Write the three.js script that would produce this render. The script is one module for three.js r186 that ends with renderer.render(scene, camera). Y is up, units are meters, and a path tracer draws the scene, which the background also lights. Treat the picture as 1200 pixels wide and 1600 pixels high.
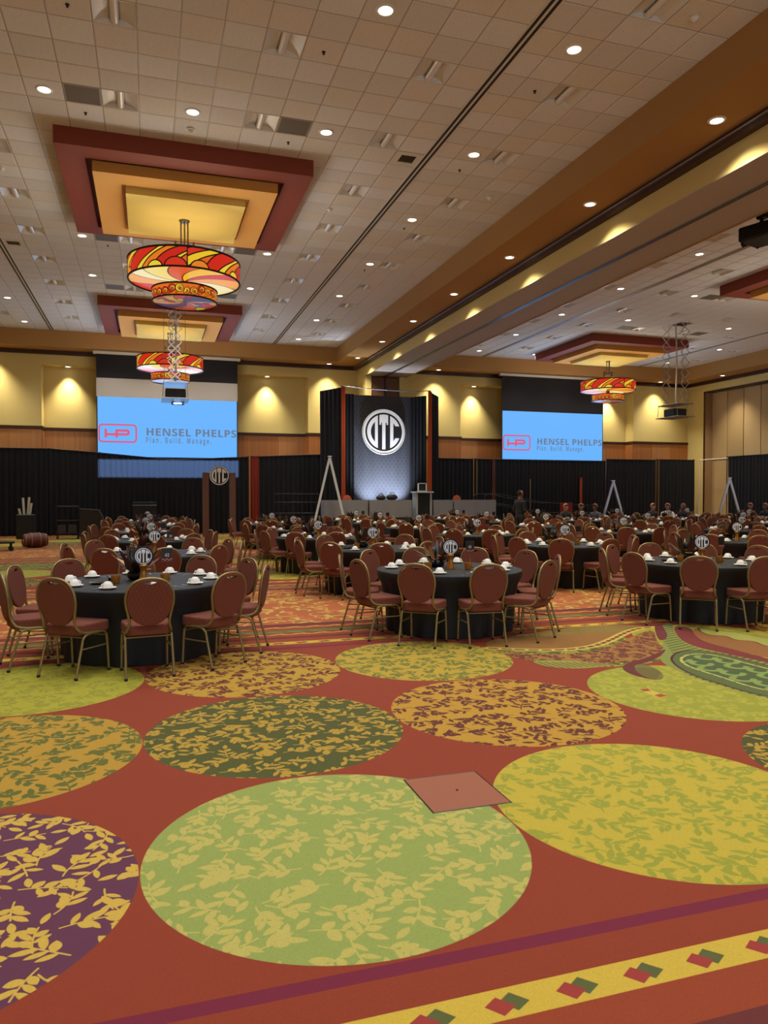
import * as THREE from 'three';
import { RoundedBoxGeometry } from 'three/addons/geometries/RoundedBoxGeometry.js';
import { mergeGeometries } from 'three/addons/utils/BufferGeometryUtils.js';
import { RectAreaLightUniformsLib } from 'three/addons/lights/RectAreaLightUniformsLib.js';
import { MarchingCubes } from 'three/addons/objects/MarchingCubes.js';

// ------------------------------------------------------------------ camera, exposure
const EYE = 1.69;                                   // camera height
const scene = new THREE.Scene();
scene.background = new THREE.Color(0x000000);
const camera = new THREE.PerspectiveCamera(2 * Math.atan(800 / 1155) * 180 / Math.PI, 0.75, 0.05, 200);
camera.position.set(0, EYE, 0);
camera.rotation.set(-Math.atan(26 / 1155), -Math.atan(366 / 1155), 0, 'YXZ');
const renderer = new THREE.WebGLRenderer({ antialias: true });
renderer.toneMapping = THREE.LinearToneMapping;
renderer.toneMappingExposure = 1.25;
renderer.shadowMap.enabled = true;
RectAreaLightUniformsLib.init();

// light levels (candela / nits) of the kinds of lamps the hall has
const CD_DOWN = 22, CD_SOFFIT = 42, CD_WALL = 50, CD_NICHE = 48, CD_CHANDELIER = 4.4, NIT_GLOW = 11, CD_OVERSPILL = 2200;
const COL_DOWN = new THREE.Color(1, 0.98, 0.96), COL_WASH = new THREE.Color(1, 0.90, 0.64), COL_WARM = new THREE.Color(1, 0.86, 0.62);
const COL_GLOW = new THREE.Color(1, 0.95, 0.84), COL_COOL = new THREE.Color(0.95, 0.98, 1.02);
const COL_BLUE = new THREE.Color(0.30, 0.58, 1.0);

// ------------------------------------------------------------------ helpers
function mulberry(a) { return () => { a = (a + 0x6D2B79F5) | 0; let t = Math.imul(a ^ (a >>> 15), 1 | a); t = (t + Math.imul(t ^ (t >>> 7), 61 | t)) ^ t; return ((t ^ (t >>> 14)) >>> 0) / 4294967296; }; }
let rnd = mulberry(20240611);
const rr = (a, b) => a + (b - a) * rnd();
const V = (x, y, z) => new THREE.Vector3(x, y, z);
const V2 = (x, y) => new THREE.Vector2(x, y);
const names = {};
function numbered(n) { names[n] = (names[n] ?? -1) + 1; return names[n] ? `${n}_${String(names[n]).padStart(3, '0')}` : n; }
function mat(color, roughness = 0.8, extra = {}) { return new THREE.MeshStandardMaterial({ color, roughness, ...extra }); }
function part(name, geo, m, parent) { const o = new THREE.Mesh(geo, m); o.name = name; parent.add(o); return o; }
function tag(o, label, category, group) { o.userData.label = label; o.userData.category = category; if (group) o.userData.group = group; return o; }
function thing(name, label, category, p = [0, 0, 0], turn = 0, group) {
  const o = new THREE.Group(); o.name = numbered(name); o.position.set(...p); o.rotation.y = turn; scene.add(o);
  return tag(o, label, category, group);
}
function solo(name, geo, m, label, category, p = [0, 0, 0], turn = 0, group) {
  const o = new THREE.Mesh(geo, m); o.name = numbered(name); o.position.set(...p); o.rotation.y = turn; scene.add(o);
  return tag(o, label, category, group);
}
function copyOf(src, label, p, turn, group) {
  const o = src.clone(); o.name = numbered(src.name.replace(/_\d{3}$/, '')); scene.add(o); o.position.set(...p); o.rotation.y = turn;
  o.userData = { ...src.userData }; o.userData.label = label; if (group) o.userData.group = group;
  return o;
}
function struct(name, geo, m, parent = scene) {
  const o = new THREE.Mesh(geo, m); o.name = name; parent.add(o); if (parent === scene) o.userData.kind = 'structure'; return o;
}
function structGroup(name) { const g = new THREE.Group(); g.name = name; g.userData.kind = 'structure'; scene.add(g); return g; }
const box = (x0, x1, y0, y1, z0, z1) => new THREE.BoxGeometry(Math.abs(x1 - x0), Math.abs(y1 - y0), Math.abs(z1 - z0)).translate((x0 + x1) / 2, (y0 + y1) / 2, (z0 + z1) / 2);
const rbox = (w, h, d, r = 0.01, s = 2) => new RoundedBoxGeometry(w, h, d, s, r);
const merge = (list) => mergeGeometries(list.map((g) => { const n = g.index ? g.toNonIndexed() : g; for (const k of Object.keys(n.attributes)) if (!['position', 'normal', 'uv'].includes(k)) n.deleteAttribute(k); return n; }));
function bar(a, b, r, n = 6, r2 = r) {              // straight round bar from a to b
  const d = b.clone().sub(a), L = d.length(), g = new THREE.CylinderGeometry(r2, r, L, n).translate(0, L / 2, 0);
  return g.applyQuaternion(new THREE.Quaternion().setFromUnitVectors(V(0, 1, 0), d.normalize())).translate(a.x, a.y, a.z);
}
function flat(a, b, w, t) {                          // straight flat bar, w across, t thick
  const d = b.clone().sub(a), L = d.length(), g = new THREE.BoxGeometry(w, L, t).translate(0, L / 2, 0);
  return g.applyQuaternion(new THREE.Quaternion().setFromUnitVectors(V(0, 1, 0), d.normalize())).translate(a.x, a.y, a.z);
}
const tube = (pts, r, seg = 24, rad = 6, closed = false) => new THREE.TubeGeometry(new THREE.CatmullRomCurve3(pts, closed, 'centripetal'), seg, r, rad, closed);
const lathe = (pts, n = 24) => new THREE.LatheGeometry(pts.map((p) => V2(...p)), n);
const canvas = (w, h) => { const c = document.createElement('canvas'); c.width = w; c.height = h; return c; };
function texOf(c, rx, ry) {
  const t = new THREE.CanvasTexture(c); t.colorSpace = THREE.SRGBColorSpace; t.magFilter = THREE.LinearFilter; t.anisotropy = 8;
  if (rx) { t.wrapS = t.wrapT = THREE.RepeatWrapping; t.repeat.set(rx, ry); } return t;
}
function uvWorld(geo, fu, fv) {                      // uv in metres from positions
  const p = geo.attributes.position, uv = new Float32Array(p.count * 2);
  for (let i = 0; i < p.count; i++) { uv[2 * i] = fu(p.getX(i), p.getY(i), p.getZ(i)); uv[2 * i + 1] = fv(p.getX(i), p.getY(i), p.getZ(i)); }
  geo.setAttribute('uv', new THREE.BufferAttribute(uv, 2)); return geo;
}
const ORD = ['zeroth', 'first', 'second', 'third', 'fourth', 'fifth', 'sixth', 'seventh', 'eighth', 'ninth', 'tenth', 'eleventh', 'twelfth'];

// ------------------------------------------------------------------ hall dimensions
const YC = 8.54;                                     // ceiling
const YS = 7.87, YH = 7.25;                          // underside of soffits, of the partition header
const ZS = -33.5, ZW = -34.55;                       // back soffit face, back wall
const XL = -8.1, XR = 28.85, ZB = 7.5;               // left wall, right wall, wall behind the camera
const BAY = [{ x0: -6.74, x1: 8.32, c: 0.79, tx: 0.78 }, { x0: 12.78, x1: 27.6, c: 20.29, tx: 14.92 }];
const TX = 0.6095, TZ = 0.613, Z0 = -10.09;          // ceiling module
const ROWZ = (k) => Z0 - TZ * k;
const TRAYZ = [-17.45, -29.65];

// ------------------------------------------------------------------ materials
const MAT = {
  paint: mat(0xd4bf7c, 0.85), ochre: mat(0xa87e48, 0.8), tan: mat(0xb0a69c, 0.8), cornice: mat(0x3a1c14, 0.45),
  burgundy: mat(0x823822, 0.75), amber: mat(0xd59f4c, 0.75), straw: mat(0xe2cf74, 0.8),
  grid: mat(0xa39b8f, 0.6), slab: mat(0x8c857a, 0.9), black: mat(0x0b0b0d, 0.6), track: mat(0x050507, 0.5), alu: mat(0xb4b8c0, 0.35, { metalness: 0.9 }),
  white: mat(0xe4e2da, 0.5), offwhite: mat(0xd6d3c9, 0.45), china: mat(0xece9df, 0.25), grille: mat(0x6e675d, 0.7),
  gold: mat(0x8f7c50, 0.42, { metalness: 0.65 }), goldDark: mat(0x8a6a30, 0.4, { metalness: 0.75 }), steel: mat(0x8a8d92, 0.35, { metalness: 0.9 }), darkMetal: mat(0x2a2a2e, 0.5, { metalness: 0.6 }),
  drape: mat(0x0f1117, 0.95), rust: mat(0xa84a22, 0.9), cloth: mat(0x15181b, 0.85), greyCloth: mat(0x85858c, 0.9), rubber: mat(0x141414, 0.8),
  bronze: mat(0x6e6550, 0.4, { metalness: 0.8 }), shadeFrame: mat(0x120c0a, 0.5), panelBrown: mat(0x6b4530, 0.6), napkin: mat(0x5c7fc8, 0.8),
  votive: new THREE.MeshPhysicalMaterial({ color: 0xb87a2c, roughness: 0.25, metalness: 0.55 }),
};

// ------------------------------------------------------------------ carpet
const CP = { rust: '#7e2d0e', rust2: '#853310', purple: '#68132a', gold: '#a9802f', yellow: '#b89a30', green: '#5a5d28', plum: '#5c2b4c', burg: '#5c211c', dkgreen: '#46461b' };
const KINDS = {                                       // ground and leaf of the carpet roundels
  C5: ['#56283c', '#b89638'], C1: ['#838d42', '#a99c4c'], C2: ['#aa952a', '#868626'], C11: ['#3f4013', '#a17f23'],
  C6: ['#a17c21', '#55571a'], C3: ['#444614', '#a17f25'], C4: ['#a67c21', '#542213'], C10: ['#868626', '#9a942f'],
  C7: ['#968f22', '#827e1f'], C8: ['#a48022', '#571f11'], C9: ['#a28725', '#5e621c'], C12: ['#4b5017', '#8f892a'],
};
const GRID = [['C5', 'C1', 'C2', 'C11'], ['C6', 'C3', 'C4', 'C10'], ['C7', 'C8', 'C9', 'C12']];   // columns i = -1, 0, 1, 2
const PX = 1.83, PZ = 1.85, PERIOD = 12.2;
function leafPath(c, x, y, a, L, w) {
  const ca = Math.cos(a), sa = Math.sin(a), P = (u, v) => [x + ca * u - sa * v, y + sa * u + ca * v];
  c.moveTo(...P(0, 0)); c.bezierCurveTo(...P(L * 0.28, w), ...P(L * 0.7, w * 0.95), ...P(L, 0)); c.bezierCurveTo(...P(L * 0.7, -w * 0.95), ...P(L * 0.28, -w), ...P(0, 0));
}
function sprig(c, x, y, a, s, rand) {
  const n = 4 + Math.floor(rand() * 2), L = s * (0.85 + rand() * 0.35), bend = (rand() - 0.5) * 1.6;
  c.lineWidth = 0.009; c.beginPath();
  const pts = []; let px = x - Math.cos(a) * L * 0.6, py = y - Math.sin(a) * L * 0.6, pa = a - bend * 0.4;
  for (let i = 0; i <= 8; i++) { pts.push([px, py, pa]); px += Math.cos(pa) * L / 8; py += Math.sin(pa) * L / 8; pa += bend / 8; }
  c.moveTo(pts[0][0], pts[0][1]); for (const p of pts) c.lineTo(p[0], p[1]); c.stroke();
  c.beginPath(); leafPath(c, px, py, pa, s * 0.52, s * 0.14);
  for (let i = 0; i < n; i++) {
    const p = pts[2 + Math.floor(i * 6 / n)], side = i % 2 ? 1 : -1, l = s * (0.42 + rand() * 0.16), fat = rand() < 0.4;
    leafPath(c, p[0], p[1], p[2] + side * (0.6 + rand() * 0.5), fat ? l * 0.85 : l * 1.05, fat ? l * 0.36 : l * 0.25);
  }
  c.fill();
}
function roundel(c, cx, cz, r, kind, key) {
  const rand = mulberry((key * 7919 + 13) >>> 0);
  const [bg, lf] = KINDS[kind];
  c.save(); c.beginPath(); c.arc(cx, cz, r, 0, 7); c.clip(); c.fillStyle = bg; c.fillRect(cx - r, cz - r, 2 * r, 2 * r);
  c.fillStyle = c.strokeStyle = lf; const step = 0.178;
  for (let z = -r; z < r + step; z += step) for (let x = -r; x < r + step; x += step)
    sprig(c, cx + x + (rand() - 0.5) * step * 0.5 + (Math.round(z / step) % 2) * step / 2, cz + z + (rand() - 0.5) * step * 0.5, rand() * 6.283, 0.155 + rand() * 0.03, rand);
  c.restore();
}
const poly = (c, p, fill) => { c.fillStyle = fill; c.beginPath(); p.forEach((q, i) => (i ? c.lineTo(...q) : c.moveTo(...q))); c.closePath(); c.fill(); };
function smooth(c, p, closed = true) {
  c.beginPath(); const n = p.length, g = (i) => p[(i + n) % n];
  if (closed) { const m = [(g(0)[0] + g(-1)[0]) / 2, (g(0)[1] + g(-1)[1]) / 2]; c.moveTo(...m); for (let i = 0; i < n; i++) c.quadraticCurveTo(g(i)[0], g(i)[1], (g(i)[0] + g(i + 1)[0]) / 2, (g(i)[1] + g(i + 1)[1]) / 2); c.closePath(); }
  else { c.moveTo(...p[0]); for (let i = 1; i < n - 1; i++) c.quadraticCurveTo(p[i][0], p[i][1], (p[i][0] + p[i + 1][0]) / 2, (p[i][1] + p[i + 1][1]) / 2); c.lineTo(...p[n - 1]); }
}
function bands(c, x0, x1, zRef, dir) {               // border stripes leaving a roundel block at zRef; dir +1 towards the camera
  const st = (a, b, col) => { c.fillStyle = col; const z0 = zRef + dir * a, z1 = zRef + dir * b; c.fillRect(x0, Math.min(z0, z1), x1 - x0, Math.abs(z1 - z0)); };
  st(0, 0.07, CP.purple); st(0.07, 0.24, CP.rust); st(0.24, 0.385, CP.yellow); st(0.385, 0.58, CP.rust2); st(0.58, 0.67, CP.burg);
  st(0.67, 0.95, CP.rust2); st(0.95, 1.12, CP.green); st(1.12, 1.4, CP.rust2); st(1.4, 1.56, CP.burg);
  for (let x = Math.floor(x0 / 0.267) * 0.267; x < x1; x += 0.267) {
    const z = zRef + dir * 0.3125, dm = (cx, cz, col) => poly(c, [[cx - 0.052, cz - 0.012], [cx + 0.002, cz - 0.046], [cx + 0.052, cz + 0.01], [cx - 0.006, cz + 0.044]], col);
    dm(x + 0.082, z + 0.0, '#4f5226'); dm(x + 0.026, z + 0.01, '#8c2e24');
    for (const q of [0.81, 1.26]) { c.fillStyle = '#b58f39'; c.beginPath(); leafPath(c, x, zRef + dir * q, dir * 0.35, 0.24, 0.035); leafPath(c, x + 0.13, zRef + dir * (q + 0.05), -dir * 0.3, 0.2, 0.03); c.fill(); }
    c.fillStyle = '#6f732f'; c.beginPath(); leafPath(c, x, zRef + dir * 1.03, 0.2, 0.25, 0.045); c.fill();
  }
}
const PAIS = {
  brown: [[3.56, -7.47], [3.67, -7.36], [3.86, -7.20], [4.11, -7.07], [4.43, -7.04], [4.73, -7.12], [5.09, -7.34], [5.52, -7.69], [5.91, -7.95], [6.16, -7.97], [5.99, -8.16], [5.68, -8.29], [5.24, -8.29], [4.67, -8.14], [4.13, -7.93], [3.70, -7.78]],
  dots: [[3.58, -7.41], [3.87, -7.22], [4.14, -7.11], [4.45, -7.08], [4.76, -7.16], [5.13, -7.40], [5.56, -7.74], [5.91, -7.95], [6.12, -7.96]],
  burgband: [[3.60, -7.23], [3.79, -7.03], [4.11, -6.93], [4.43, -6.87], [4.79, -7.03], [5.28, -7.35], [5.79, -7.71], [6.03, -7.79], [5.67, -7.30], [5.38, -6.79], [5.02, -6.49], [4.66, -6.33], [4.53, -6.37], [4.24, -6.41], [4.06, -6.63], [3.67, -6.75], [3.57, -7.01]],
  feather: [[3.66, -6.73], [3.73, -6.40], [3.95, -6.27], [4.19, -6.26], [4.47, -6.29], [4.29, -6.45], [4.02, -6.64]],
  stem: [[6.29, -8.13], [5.90, -7.60], [5.62, -7.17], [5.79, -7.26], [5.99, -7.49], [6.20, -7.82], [6.41, -8.13]],
  stem2: [[5.45, -6.83], [5.14, -6.60], [4.84, -6.44], [4.56, -6.31], [4.42, -6.20], [4.34, -6.04], [4.32, -5.87], [4.36, -5.74], [4.44, -5.63], [4.44, -5.91], [4.52, -6.12], [4.65, -6.25], [4.92, -6.36], [5.21, -6.58]],
  grayleaf: [[4.59, -6.25], [4.71, -6.23], [4.71, -6.06], [4.63, -5.85], [4.51, -5.69], [4.43, -5.65], [4.39, -5.76], [4.42, -5.96]],
  greenfeather: [[6.46, -8.17], [5.87, -7.45], [5.38, -6.79], [4.97, -6.34], [4.87, -6.06], [4.80, -5.66], [4.82, -5.40], [4.84, -5.15], [4.89, -4.86], [4.97, -4.71], [5.93, -5.63], [5.95, -5.92], [5.87, -6.28], [5.77, -6.67], [5.82, -6.98], [6.04, -7.40], [6.41, -7.92], [6.57, -8.13]],
  paisley: [[5.15, -6.39], [5.37, -6.58], [5.59, -6.66], [5.73, -6.56], [5.82, -6.35], [5.82, -6.07], [5.84, -5.81], [5.85, -5.55], [5.02, -4.76], [4.94, -4.91], [4.88, -5.10], [4.87, -5.34], [4.85, -5.60], [4.90, -5.90], [5.01, -6.17]],
  paisin: [[5.22, -6.32], [5.45, -6.47], [5.64, -6.44], [5.70, -6.22], [5.70, -5.95], [5.72, -5.69], [5.74, -5.45], [5.25, -4.98], [5.10, -5.07], [5.06, -5.28], [5.08, -5.57], [5.07, -5.85], [5.09, -6.07]],
  burg2: [[6.47, -7.99], [6.59, -7.78], [6.25, -7.33], [6.08, -6.96], [6.10, -6.63], [6.09, -6.30], [6.08, -6.04], [6.17, -5.85], [5.93, -5.63], [5.95, -5.92], [5.88, -6.30], [5.79, -6.69], [5.84, -7.01], [6.06, -7.42]],
  brown2: [[6.55, -7.71], [6.20, -7.28], [6.07, -6.94], [6.07, -6.60], [6.09, -6.30], [6.12, -6.09], [6.20, -5.89], [6.81, -6.46], [6.62, -6.59], [6.73, -7.03], [6.74, -7.41], [6.67, -7.71]],
  scallop: [[6.66, -7.76], [6.48, -7.49], [6.45, -7.27], [6.61, -7.22], [6.50, -6.96], [6.68, -6.84], [6.58, -6.64], [6.62, -6.50], [6.81, -6.46], [7.13, -6.77], [6.99, -6.95], [6.92, -7.12], [6.90, -7.36], [6.75, -7.49], [6.75, -7.68]],
  candy: [[4.07, -5.45], [4.15, -5.44], [4.14, -5.32], [4.16, -5.16], [4.05, -5.15], [4.03, -5.32]],
};
function paisleys(c) {                                // the large feather and paisley motif of the carpet
  const F = (k, col) => { smooth(c, PAIS[k]); c.fillStyle = col; c.fill(); };
  F('burgband', '#8d6327'); c.save(); smooth(c, PAIS.burgband); c.clip(); c.fillStyle = c.strokeStyle = CP.burg;
  const rand = mulberry(77);
  for (let x = 3.5; x < 6.2; x += 0.13) for (let z = -7.9; z < -6.2; z += 0.13) sprig(c, x + rand() * 0.1, z + rand() * 0.1, rand() * 6.3, 0.14, rand);
  c.restore();
  F('feather', '#838132'); c.strokeStyle = '#59301c'; c.lineWidth = 0.02; for (let i = 0; i < 12; i++) { c.beginPath(); c.moveTo(3.68 + i * 0.066, -6.66 + i * 0.025); c.lineTo(3.72 + i * 0.066, -6.34 + i * 0.004); c.stroke(); }
  F('brown', '#835924'); c.save(); smooth(c, PAIS.brown); c.clip(); c.strokeStyle = '#6b6f2c'; c.lineWidth = 0.035;
  for (let i = 0; i < 26; i++) { c.beginPath(); c.moveTo(3.4 + i * 0.1, -8.4); c.quadraticCurveTo(3.5 + i * 0.1, -8.1, 3.75 + i * 0.1, -7.86); c.stroke(); } c.restore();
  c.strokeStyle = '#b69d43'; c.lineWidth = 0.13; smooth(c, PAIS.dots, false); c.stroke();
  c.strokeStyle = CP.burg; c.lineWidth = 0.05; c.setLineDash([0.07, 0.075]); smooth(c, PAIS.dots, false); c.stroke(); c.setLineDash([]);
  F('brown2', '#815224'); F('burg2', '#6a2420'); F('scallop', '#8e8d3e'); c.strokeStyle = '#4c1a18'; c.lineWidth = 0.02; smooth(c, PAIS.scallop); c.stroke();
  F('greenfeather', '#757c37'); c.save(); smooth(c, PAIS.greenfeather); c.clip(); c.strokeStyle = '#474a1c'; c.lineWidth = 0.03;
  for (let i = 0; i < 34; i++) { const t = i / 33, x = 4.6 + t * 2.2, z = -4.5 - t * 3.6; c.beginPath(); c.moveTo(x - 0.6, z + 0.1); c.lineTo(x + 0.75, z - 0.35); c.stroke(); } c.restore();
  F('paisley', '#4e592b'); c.strokeStyle = '#3f1815'; c.lineWidth = 0.025; smooth(c, PAIS.paisley); c.stroke();
  c.strokeStyle = '#a8a150'; c.lineWidth = 0.06; c.setLineDash([0.09, 0.06]); smooth(c, PAIS.paisin); c.stroke(); c.setLineDash([]);
  F('paisin', '#414e2a'); c.save(); smooth(c, PAIS.paisin); c.clip(); c.strokeStyle = '#738841'; c.lineWidth = 0.06;
  for (let i = 0; i < 7; i++) for (const q of [0, 1]) { const x = 5.2 + q * 0.32 + (i % 2) * 0.08, z = -6.3 + i * 0.21; c.beginPath(); c.arc(x, z, 0.09, 0.5, 4.6); c.stroke(); } c.restore();
  F('stem', '#5e201e'); F('stem2', '#5e201e'); F('grayleaf', '#69612b'); c.strokeStyle = '#4a3a1c'; c.lineWidth = 0.012;
  for (let i = 0; i < 8; i++) { c.beginPath(); c.moveTo(4.42 + i * 0.035, -6.2 + i * 0.02); c.lineTo(4.44 + i * 0.03, -5.7 - i * 0.03); c.stroke(); }
  F('candy', '#b69b3e'); poly(c, [[4.07, -5.44], [4.14, -5.43], [4.12, -5.36], [4.05, -5.37]], '#8a3a1c'); poly(c, [[4.06, -5.24], [4.14, -5.26], [4.15, -5.18], [4.06, -5.17]], '#973c17');
}
function swirl(c, x0, x1, z0, z1, key) {              // dense scrolling gold leaf between the borders
  const rand = mulberry((key * 131 + 7) >>> 0);
  c.fillStyle = '#985023'; c.fillRect(x0, z0, x1 - x0, z1 - z0); c.save(); c.beginPath(); c.rect(x0, z0, x1 - x0, z1 - z0); c.clip();
  const cols = ['#b68f3a', '#b09b41', '#a8782f', '#a35026', '#ac964b'];
  for (let z = z0 - 0.1; z < z1 + 0.1; z += 0.24) for (let x = x0; x < x1; x += 0.28) {
    c.strokeStyle = c.fillStyle = cols[Math.floor(rand() * 5)]; c.lineWidth = 0.025 + rand() * 0.03; const a = rand() * 6.3, r = 0.07 + rand() * 0.07, px = x + rand() * 0.2, pz = z + rand() * 0.18;
    c.beginPath(); c.arc(px, pz, r, a, a + 3.6); c.stroke(); c.beginPath(); leafPath(c, px + r * Math.cos(a), pz + r * Math.sin(a), a + 1.2, 0.2, 0.045); c.fill();
  }
  c.restore();
}
function carpet(x0, x1, z0, z1, res, near) {
  const cv = canvas(Math.round((x1 - x0) * res), Math.round((z1 - z0) * res)), c = cv.getContext('2d');
  c.setTransform(res, 0, 0, res, -x0 * res, -z0 * res); c.lineCap = 'round';
  c.fillStyle = CP.rust; c.fillRect(x0, z0, x1 - x0, z1 - z0);
  for (let b = -1; b < 4; b++) {                      // roundel blocks repeat along the hall
    const zb = -2.5 - b * PERIOD; if (zb + 6 < z0 || zb - 14 > z1) continue;
    swirl(c, x0, x1, zb - PERIOD + 1.56, zb - 5.55 - 1.56, b + 5 + Math.round(x0 * 3));
    bands(c, x0, x1, zb, 1); bands(c, x0, x1, zb - 5.55, -1);
    for (let j = 0; j < 3; j++) for (let i = Math.floor((x0 - 0.86) / PX) - 1; i * PX + 0.86 - 1 < x1; i++) {
      const k = ((i + 1) % 4 + 4) % 4; roundel(c, 0.86 + PX * i, zb - 0.93 - PZ * j, 0.912, GRID[j][k], 1000 + i * 37 + j * 11 + b * 300);
    }
  }
  if (near) paisleys(c);
  // yarn: fine speckle of darker and lighter tufts
  c.setTransform(1, 0, 0, 1, 0, 0);
  const im = c.getImageData(0, 0, cv.width, cv.height), d = im.data; let s = 99 + Math.round(x0 * 100);
  for (let i = 0; i < d.length; i += 4) { s = (s * 1664525 + 1013904223) >>> 0; const n = 1 + ((s >>> 8) / 16777216 - 0.5) * 0.16; d[i] = Math.min(255, d[i] * n); d[i + 1] = Math.min(255, d[i + 1] * n); d[i + 2] = Math.min(255, d[i + 2] * n); }
  c.putImageData(im, 0, 0);
  return texOf(cv);
}
const floor = structGroup('floor');
function carpetPiece(x0, x1, z0, z1, m, fu, fv) {
  const g = new THREE.PlaneGeometry(x1 - x0, z1 - z0).rotateX(-Math.PI / 2).translate((x0 + x1) / 2, 0, (z0 + z1) / 2);
  if (fu) uvWorld(g, fu, fv); struct('carpet', g, m, floor);
}
for (const [x0, x1, z0, z1, res] of [[-1.6, 2.4, -5.5, -1.5, 500], [2.4, 6.4, -5.5, -1.5, 500], [-1.6, 2.4, -9.5, -5.5, 360], [2.4, 6.4, -9.5, -5.5, 360], [6.4, 10.4, -9.5, -5.5, 300]])
  carpetPiece(x0, x1, z0, z1, mat(0xffffff, 0.95, { map: carpet(x0, x1, z0, z1, res, true) }));
{
  const W = PX * 4, tx = carpet(-10.12, -10.12 + W, -22 - PERIOD, -22, 150, false); tx.wrapS = tx.wrapT = THREE.RepeatWrapping;
  const m = mat(0xffffff, 0.95, { map: tx }), fu = (x) => (x + 10.12) / W, fv = (x, y, z) => 1 - (z + 22 + PERIOD) / PERIOD;
  for (const r of [[XL, -1.6, -9.5, ZB], [-1.6, 6.4, -1.5, ZB], [6.4, XR, -5.5, ZB], [10.4, XR, -9.5, -5.5], [XL, XR, ZW - 1, -9.5]]) carpetPiece(...r, m, fu, fv);
  struct('floor_slab', box(XL - 0.3, XR + 1, -0.3, -0.004, ZW - 1, ZB + 0.3), MAT.slab, floor);
}
{ // square cover plate let into the carpet
  const p = thing('floor_box', 'square brown metal floor outlet cover set in the carpet', 'floor box', [1.655, 0, -3.87]);
  part('cover_plate', rbox(0.45, 0.004, 0.47, 0.0015).translate(0, 0.002, 0), mat(0x8e5034, 0.6), p);
  for (const s of [-1, 1]) { part('trim_edge', box(-0.232, 0.232, 0, 0.0045, s * 0.236, s * 0.241), MAT.steel, p); part('trim_edge', box(s * 0.226, s * 0.231, 0, 0.0045, -0.241, 0.241), MAT.darkMetal, p); }
  part('screw', new THREE.CylinderGeometry(0.008, 0.008, 0.003, 8).translate(0.01, 0.005, 0), MAT.darkMetal, p);
}

// ------------------------------------------------------------------ shell
struct('wall_left', box(XL - 0.3, XL, 0, YC + 0.4, ZW - 1, ZB + 0.3), MAT.paint);
const rearWall = structGroup('wall_rear');
struct('wall_section', box(XL - 0.3, 0, 0, YC + 0.4, ZB, ZB + 0.3), MAT.paint, rearWall); struct('wall_section', box(9, XR + 1, 0, YC + 0.4, ZB, ZB + 0.3), MAT.paint, rearWall); struct('wall_section', box(0, 9, 4.2, YC + 0.4, ZB, ZB + 0.3), MAT.paint, rearWall);
{ // glazed lobby front behind the camera: its cool daylight falls on the near carpet
  const w = structGroup('window_1'); for (let i = 0; i <= 6; i++) struct('window_frame', box(i * 1.5 - 0.04, i * 1.5 + 0.04, 0, 4.2, ZB + 0.05, ZB + 0.15), MAT.darkMetal, w);
  struct('window_frame', box(0, 9, 2.3, 2.38, ZB + 0.05, ZB + 0.15), MAT.darkMetal, w);
  struct('window_pane', box(0, 9, 0, 4.2, ZB + 0.2, ZB + 0.22), new THREE.MeshStandardMaterial({ color: 0x222222, emissive: 0xdbe8ff, emissiveIntensity: 1.5 }), w);
  const l = new THREE.RectAreaLight(new THREE.Color(0.9, 0.95, 1), 1.5, 9, 4.2); l.position.set(4.5, 2.1, ZB - 0.02); l.lookAt(4.5, 2.1, 0); l.name = 'lobby_daylight'; scene.add(l);
}
struct('roof_slab', box(XL - 0.3, XR + 1, YC + 0.22, YC + 0.5, ZW - 1, ZB + 0.3), MAT.slab);
// wood wainscot texture
const woodTex = (() => {
  const c = canvas(512, 512), g = c.getContext('2d'); g.fillStyle = '#bd8450'; g.fillRect(0, 0, 512, 512); const rand = mulberry(5);
  for (let i = 0; i < 420; i++) { g.strokeStyle = rand() < 0.5 ? 'rgba(126,72,36,0.16)' : 'rgba(206,146,88,0.14)'; g.lineWidth = 1 + rand() * 5; const x = rand() * 512; g.beginPath(); g.moveTo(x, 0); g.bezierCurveTo(x + rand() * 10 - 5, 170, x + rand() * 14 - 7, 340, x + rand() * 8 - 4, 512); g.stroke(); }
  return c;
})();
const woodMats = [0xffffff, 0xe6d4c4, 0xf4e2cc].map((k, i) => { const t = texOf(woodTex, 1, 1); t.offset.set(i * 0.37, 0); return mat(k, 0.5, { map: t }); });
const backWall = structGroup('wall_back');
const NZ = ZW - 0.7;                                  // back of the niches
const RAIL = 4.58;
function wallSeg(x0, x1, z, zb, top = YC) { struct('wall_section', box(x0, x1, 0, top, zb, z), MAT.paint, backWall); }
wallSeg(XL, -4.37, ZW, ZW - 1); wallSeg(7.18, 9.58, ZW, ZW - 1); wallSeg(11.53, 15.0, ZW, ZW - 1); wallSeg(25.27, XR + 0.9, ZW, ZW - 1);
for (const [a, b] of [[-4.37, 7.18], [15.0, 25.27]]) { wallSeg(a, b, NZ, ZW - 1); struct('niche_lintel', box(a, b, 7.28, YC, NZ, ZW), MAT.paint, backWall); }
function wainscot(x0, x1, z) {
  const n = Math.max(1, Math.round((x1 - x0) / 1.25)), w = (x1 - x0) / n;
  for (let i = 0; i < n; i++) {
    const g = box(x0 + i * w + 0.004, x0 + (i + 1) * w - 0.004, 0.15, RAIL - 0.03, z, z + 0.03); uvWorld(g, (x) => x / 1.25 + i * 0.31, (x, y) => y / 3);
    struct('wood_panel', g, woodMats[(i * 2 + Math.round(x0)) % 3 < 0 ? 0 : Math.abs((i * 2 + Math.round(x0)) % 3)], backWall);
  }
  struct('chair_rail', box(x0, x1, RAIL - 0.05, RAIL + 0.07, z, z + 0.06), MAT.cornice, backWall);
}
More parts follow.
